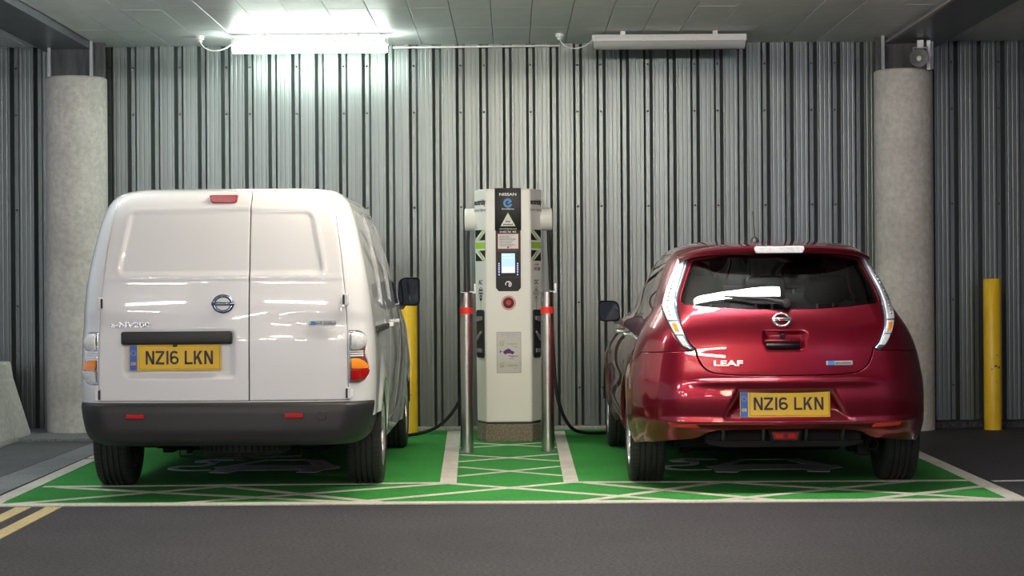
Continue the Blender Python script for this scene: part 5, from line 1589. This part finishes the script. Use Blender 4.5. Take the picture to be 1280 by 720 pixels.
# reflectors, diffuser with fins and fog lamp
for sx in (-1, 1):
    ab = LB.inv(round_poly([(0.50, 0.388), (0.52, 0.412), (0.68, 0.424), (0.668, 0.398)], [0.006, 0.006, 0.006, 0.012]), 'rear')
    e_ = panel('reflector', LB, ab if sx > 0 else mirror(ab), M['lens_red'], leaf, h=0.02, offs=0.012, roll=0.004, depth=0.012)
d = MB(); d.box(-0.46, 0.46, 0.16, 0.22, 0.285, 0.385, 0.01)
df = d.build('diffuser', M['under'], leaf)
MB().prism([(-0.47, 0.305), (0.47, 0.305), (0.44, 0.285), (0.36, 0.270), (-0.36, 0.270), (-0.44, 0.285)], 0.10, 0.20, 'y').build('diffuser_skirt', M['under'], df)
for x in (-0.36, -0.125, 0.125, 0.34):
    MB().prism([(0.07, 0.375), (0.17, 0.375), (0.17, 0.285), (0.11, 0.30)], x - 0.008, x + 0.008, 'x').build('fin', M['black_grain'], df)
fg = MB(); fg.prism([(-0.098, 0.368), (0.098, 0.368), (0.082, 0.305), (-0.082, 0.305)], 0.065, 0.12, 'y'); fg.build('fog_lamp_frame', M['under'], leaf)
fl = MB(); fl.prism([(-0.080, 0.358), (0.080, 0.358), (0.068, 0.316), (-0.068, 0.316)], 0.058, 0.07, 'y'); fl.build('fog_lamp', M['lens_red_dim'], leaf, label='small red rear fog lamp low in the diffuser')
for x in (-0.035, 0.035): MB().box(x - 0.022, x + 0.022, 0.055, 0.06, 0.324, 0.350, 0.002).build('fog_lamp_cell', M['lens_red'], leaf)
MB().lathe([(0.032, 0.0), (0.036, 0.0), (0.036, 0.2), (0.032, 0.2), (0.032, 0.0)], (0.535, 0.22, 0.275), 'y', 20).build('towing_bracket', M['under'], leaf, 40)
MB().box(0.46, 0.53, 0.30, 0.40, 0.20, 0.30, 0.01).build('suspension_bush', M['under'], leaf)
# aerial, mirrors
e = bpy.data.objects.new('aerial', None); COL.objects.link(e); e.parent = leaf; e.location = (-0.06, 0.98, 1.492)
MB().lathe([(0, 0), (0.030, 0), (0.022, 0.018), (0.011, 0.03), (0, 0.032)], (0, 0, 0), 'z', 16).build('aerial_base', M['black_plastic'], e, 40)
MB().tube([(0, 0, 0.02), (0.002, 0.06, 0.10), (0.003, 0.11, 0.19)], [0.006, 0.005, 0.0055], 8).build('mast', M['black_plastic'], e, 50)
car_mirror(leaf, -0.885, 2.86, 1.035, -1, M['black_gloss'], 0.165, 0.155, 0.02)
car_mirror(leaf, 0.945, 2.86, 1.035, 1, M['black_gloss'], 0.165, 0.155, 0.02)
# wheels, arch liners, underside
for sx in (-1, 1):
    for y in (0.86, 3.56):
        wheel(leaf, (0.783 if sx > 0 else -0.765, y, 0.316), 0.316, 0.215, sx, 0.205)
        MB().lathe([(0.38, -0.15), (0.38, 0.12)], (sx * 0.735, y, 0.31), 'x', 24, 0.08, PI - 0.08).build('arch_liner', M['gap'], leaf, 60)
MB().box(-0.62, 0.62, 0.55, 4.1, 0.23, 0.40, 0.03).build('floor_pan', M['under'], leaf)
MB().box(-0.50, 0.50, 1.1, 3.2, 0.165, 0.28, 0.03).build('battery_case', M['under'], leaf)
ax = MB(); ax.tube([(-0.70, 0.86, 0.28), (-0.3, 0.80, 0.26), (0.3, 0.80, 0.26), (0.70, 0.86, 0.28)], 0.035, 12); ax.build('rear_axle', M['under'], leaf, 50)
for x in (-0.52, 0.52):
    MB().tube([(x, 0.86, 0.20), (x, 0.86, 0.45)], 0.03, 12).box(x - 0.03, x + 0.03, 0.80, 0.92, 0.18, 0.23, 0.006).build('shock_absorber', M['under'], leaf, 40)
# cabin: floor, seats and head restraints seen through the glass
MB().box(-0.70, 0.70, 0.35, 3.3, 0.42, 0.46).build('cabin_floor', M['cabin'], leaf)
MB().box(-0.66, 0.66, 0.30, 0.95, 0.70, 0.90, 0.03).build('parcel_shelf', M['cabin'], leaf)
MB().box(-0.60, 0.60, 3.0, 3.34, 0.80, 1.075, 0.06).build('dashboard', M['cabin'], leaf)
def seat_back(x, y, wd, z1, head):
    e = bpy.data.objects.new('seat', None); COL.objects.link(e); e.parent = leaf; e.location = (x, y, 0)
    MB().box(-wd / 2, wd / 2, -0.07, 0.07, 0.5, z1, 0.06, 3).build('seat_back', M['seat'], e, 60)
    for hx in head:
        MB().box(hx - 0.13, hx + 0.13, -0.055, 0.055, z1 + 0.03, z1 + 0.21, 0.05, 3).build('head_restraint', M['seat'], e, 60)
        for k in (-0.05, 0.05): MB().tube([(hx + k, 0, z1 - 0.02), (hx + k, 0, z1 + 0.06)], 0.007, 8).build('post', M['alloy'], e)
seat_back(0, 1.05, 1.2, 1.03, (-0.38, 0.0, 0.38))
seat_back(-0.36, 2.0, 0.50, 1.08, (0,)); seat_back(0.36, 2.0, 0.50, 1.08, (0,))
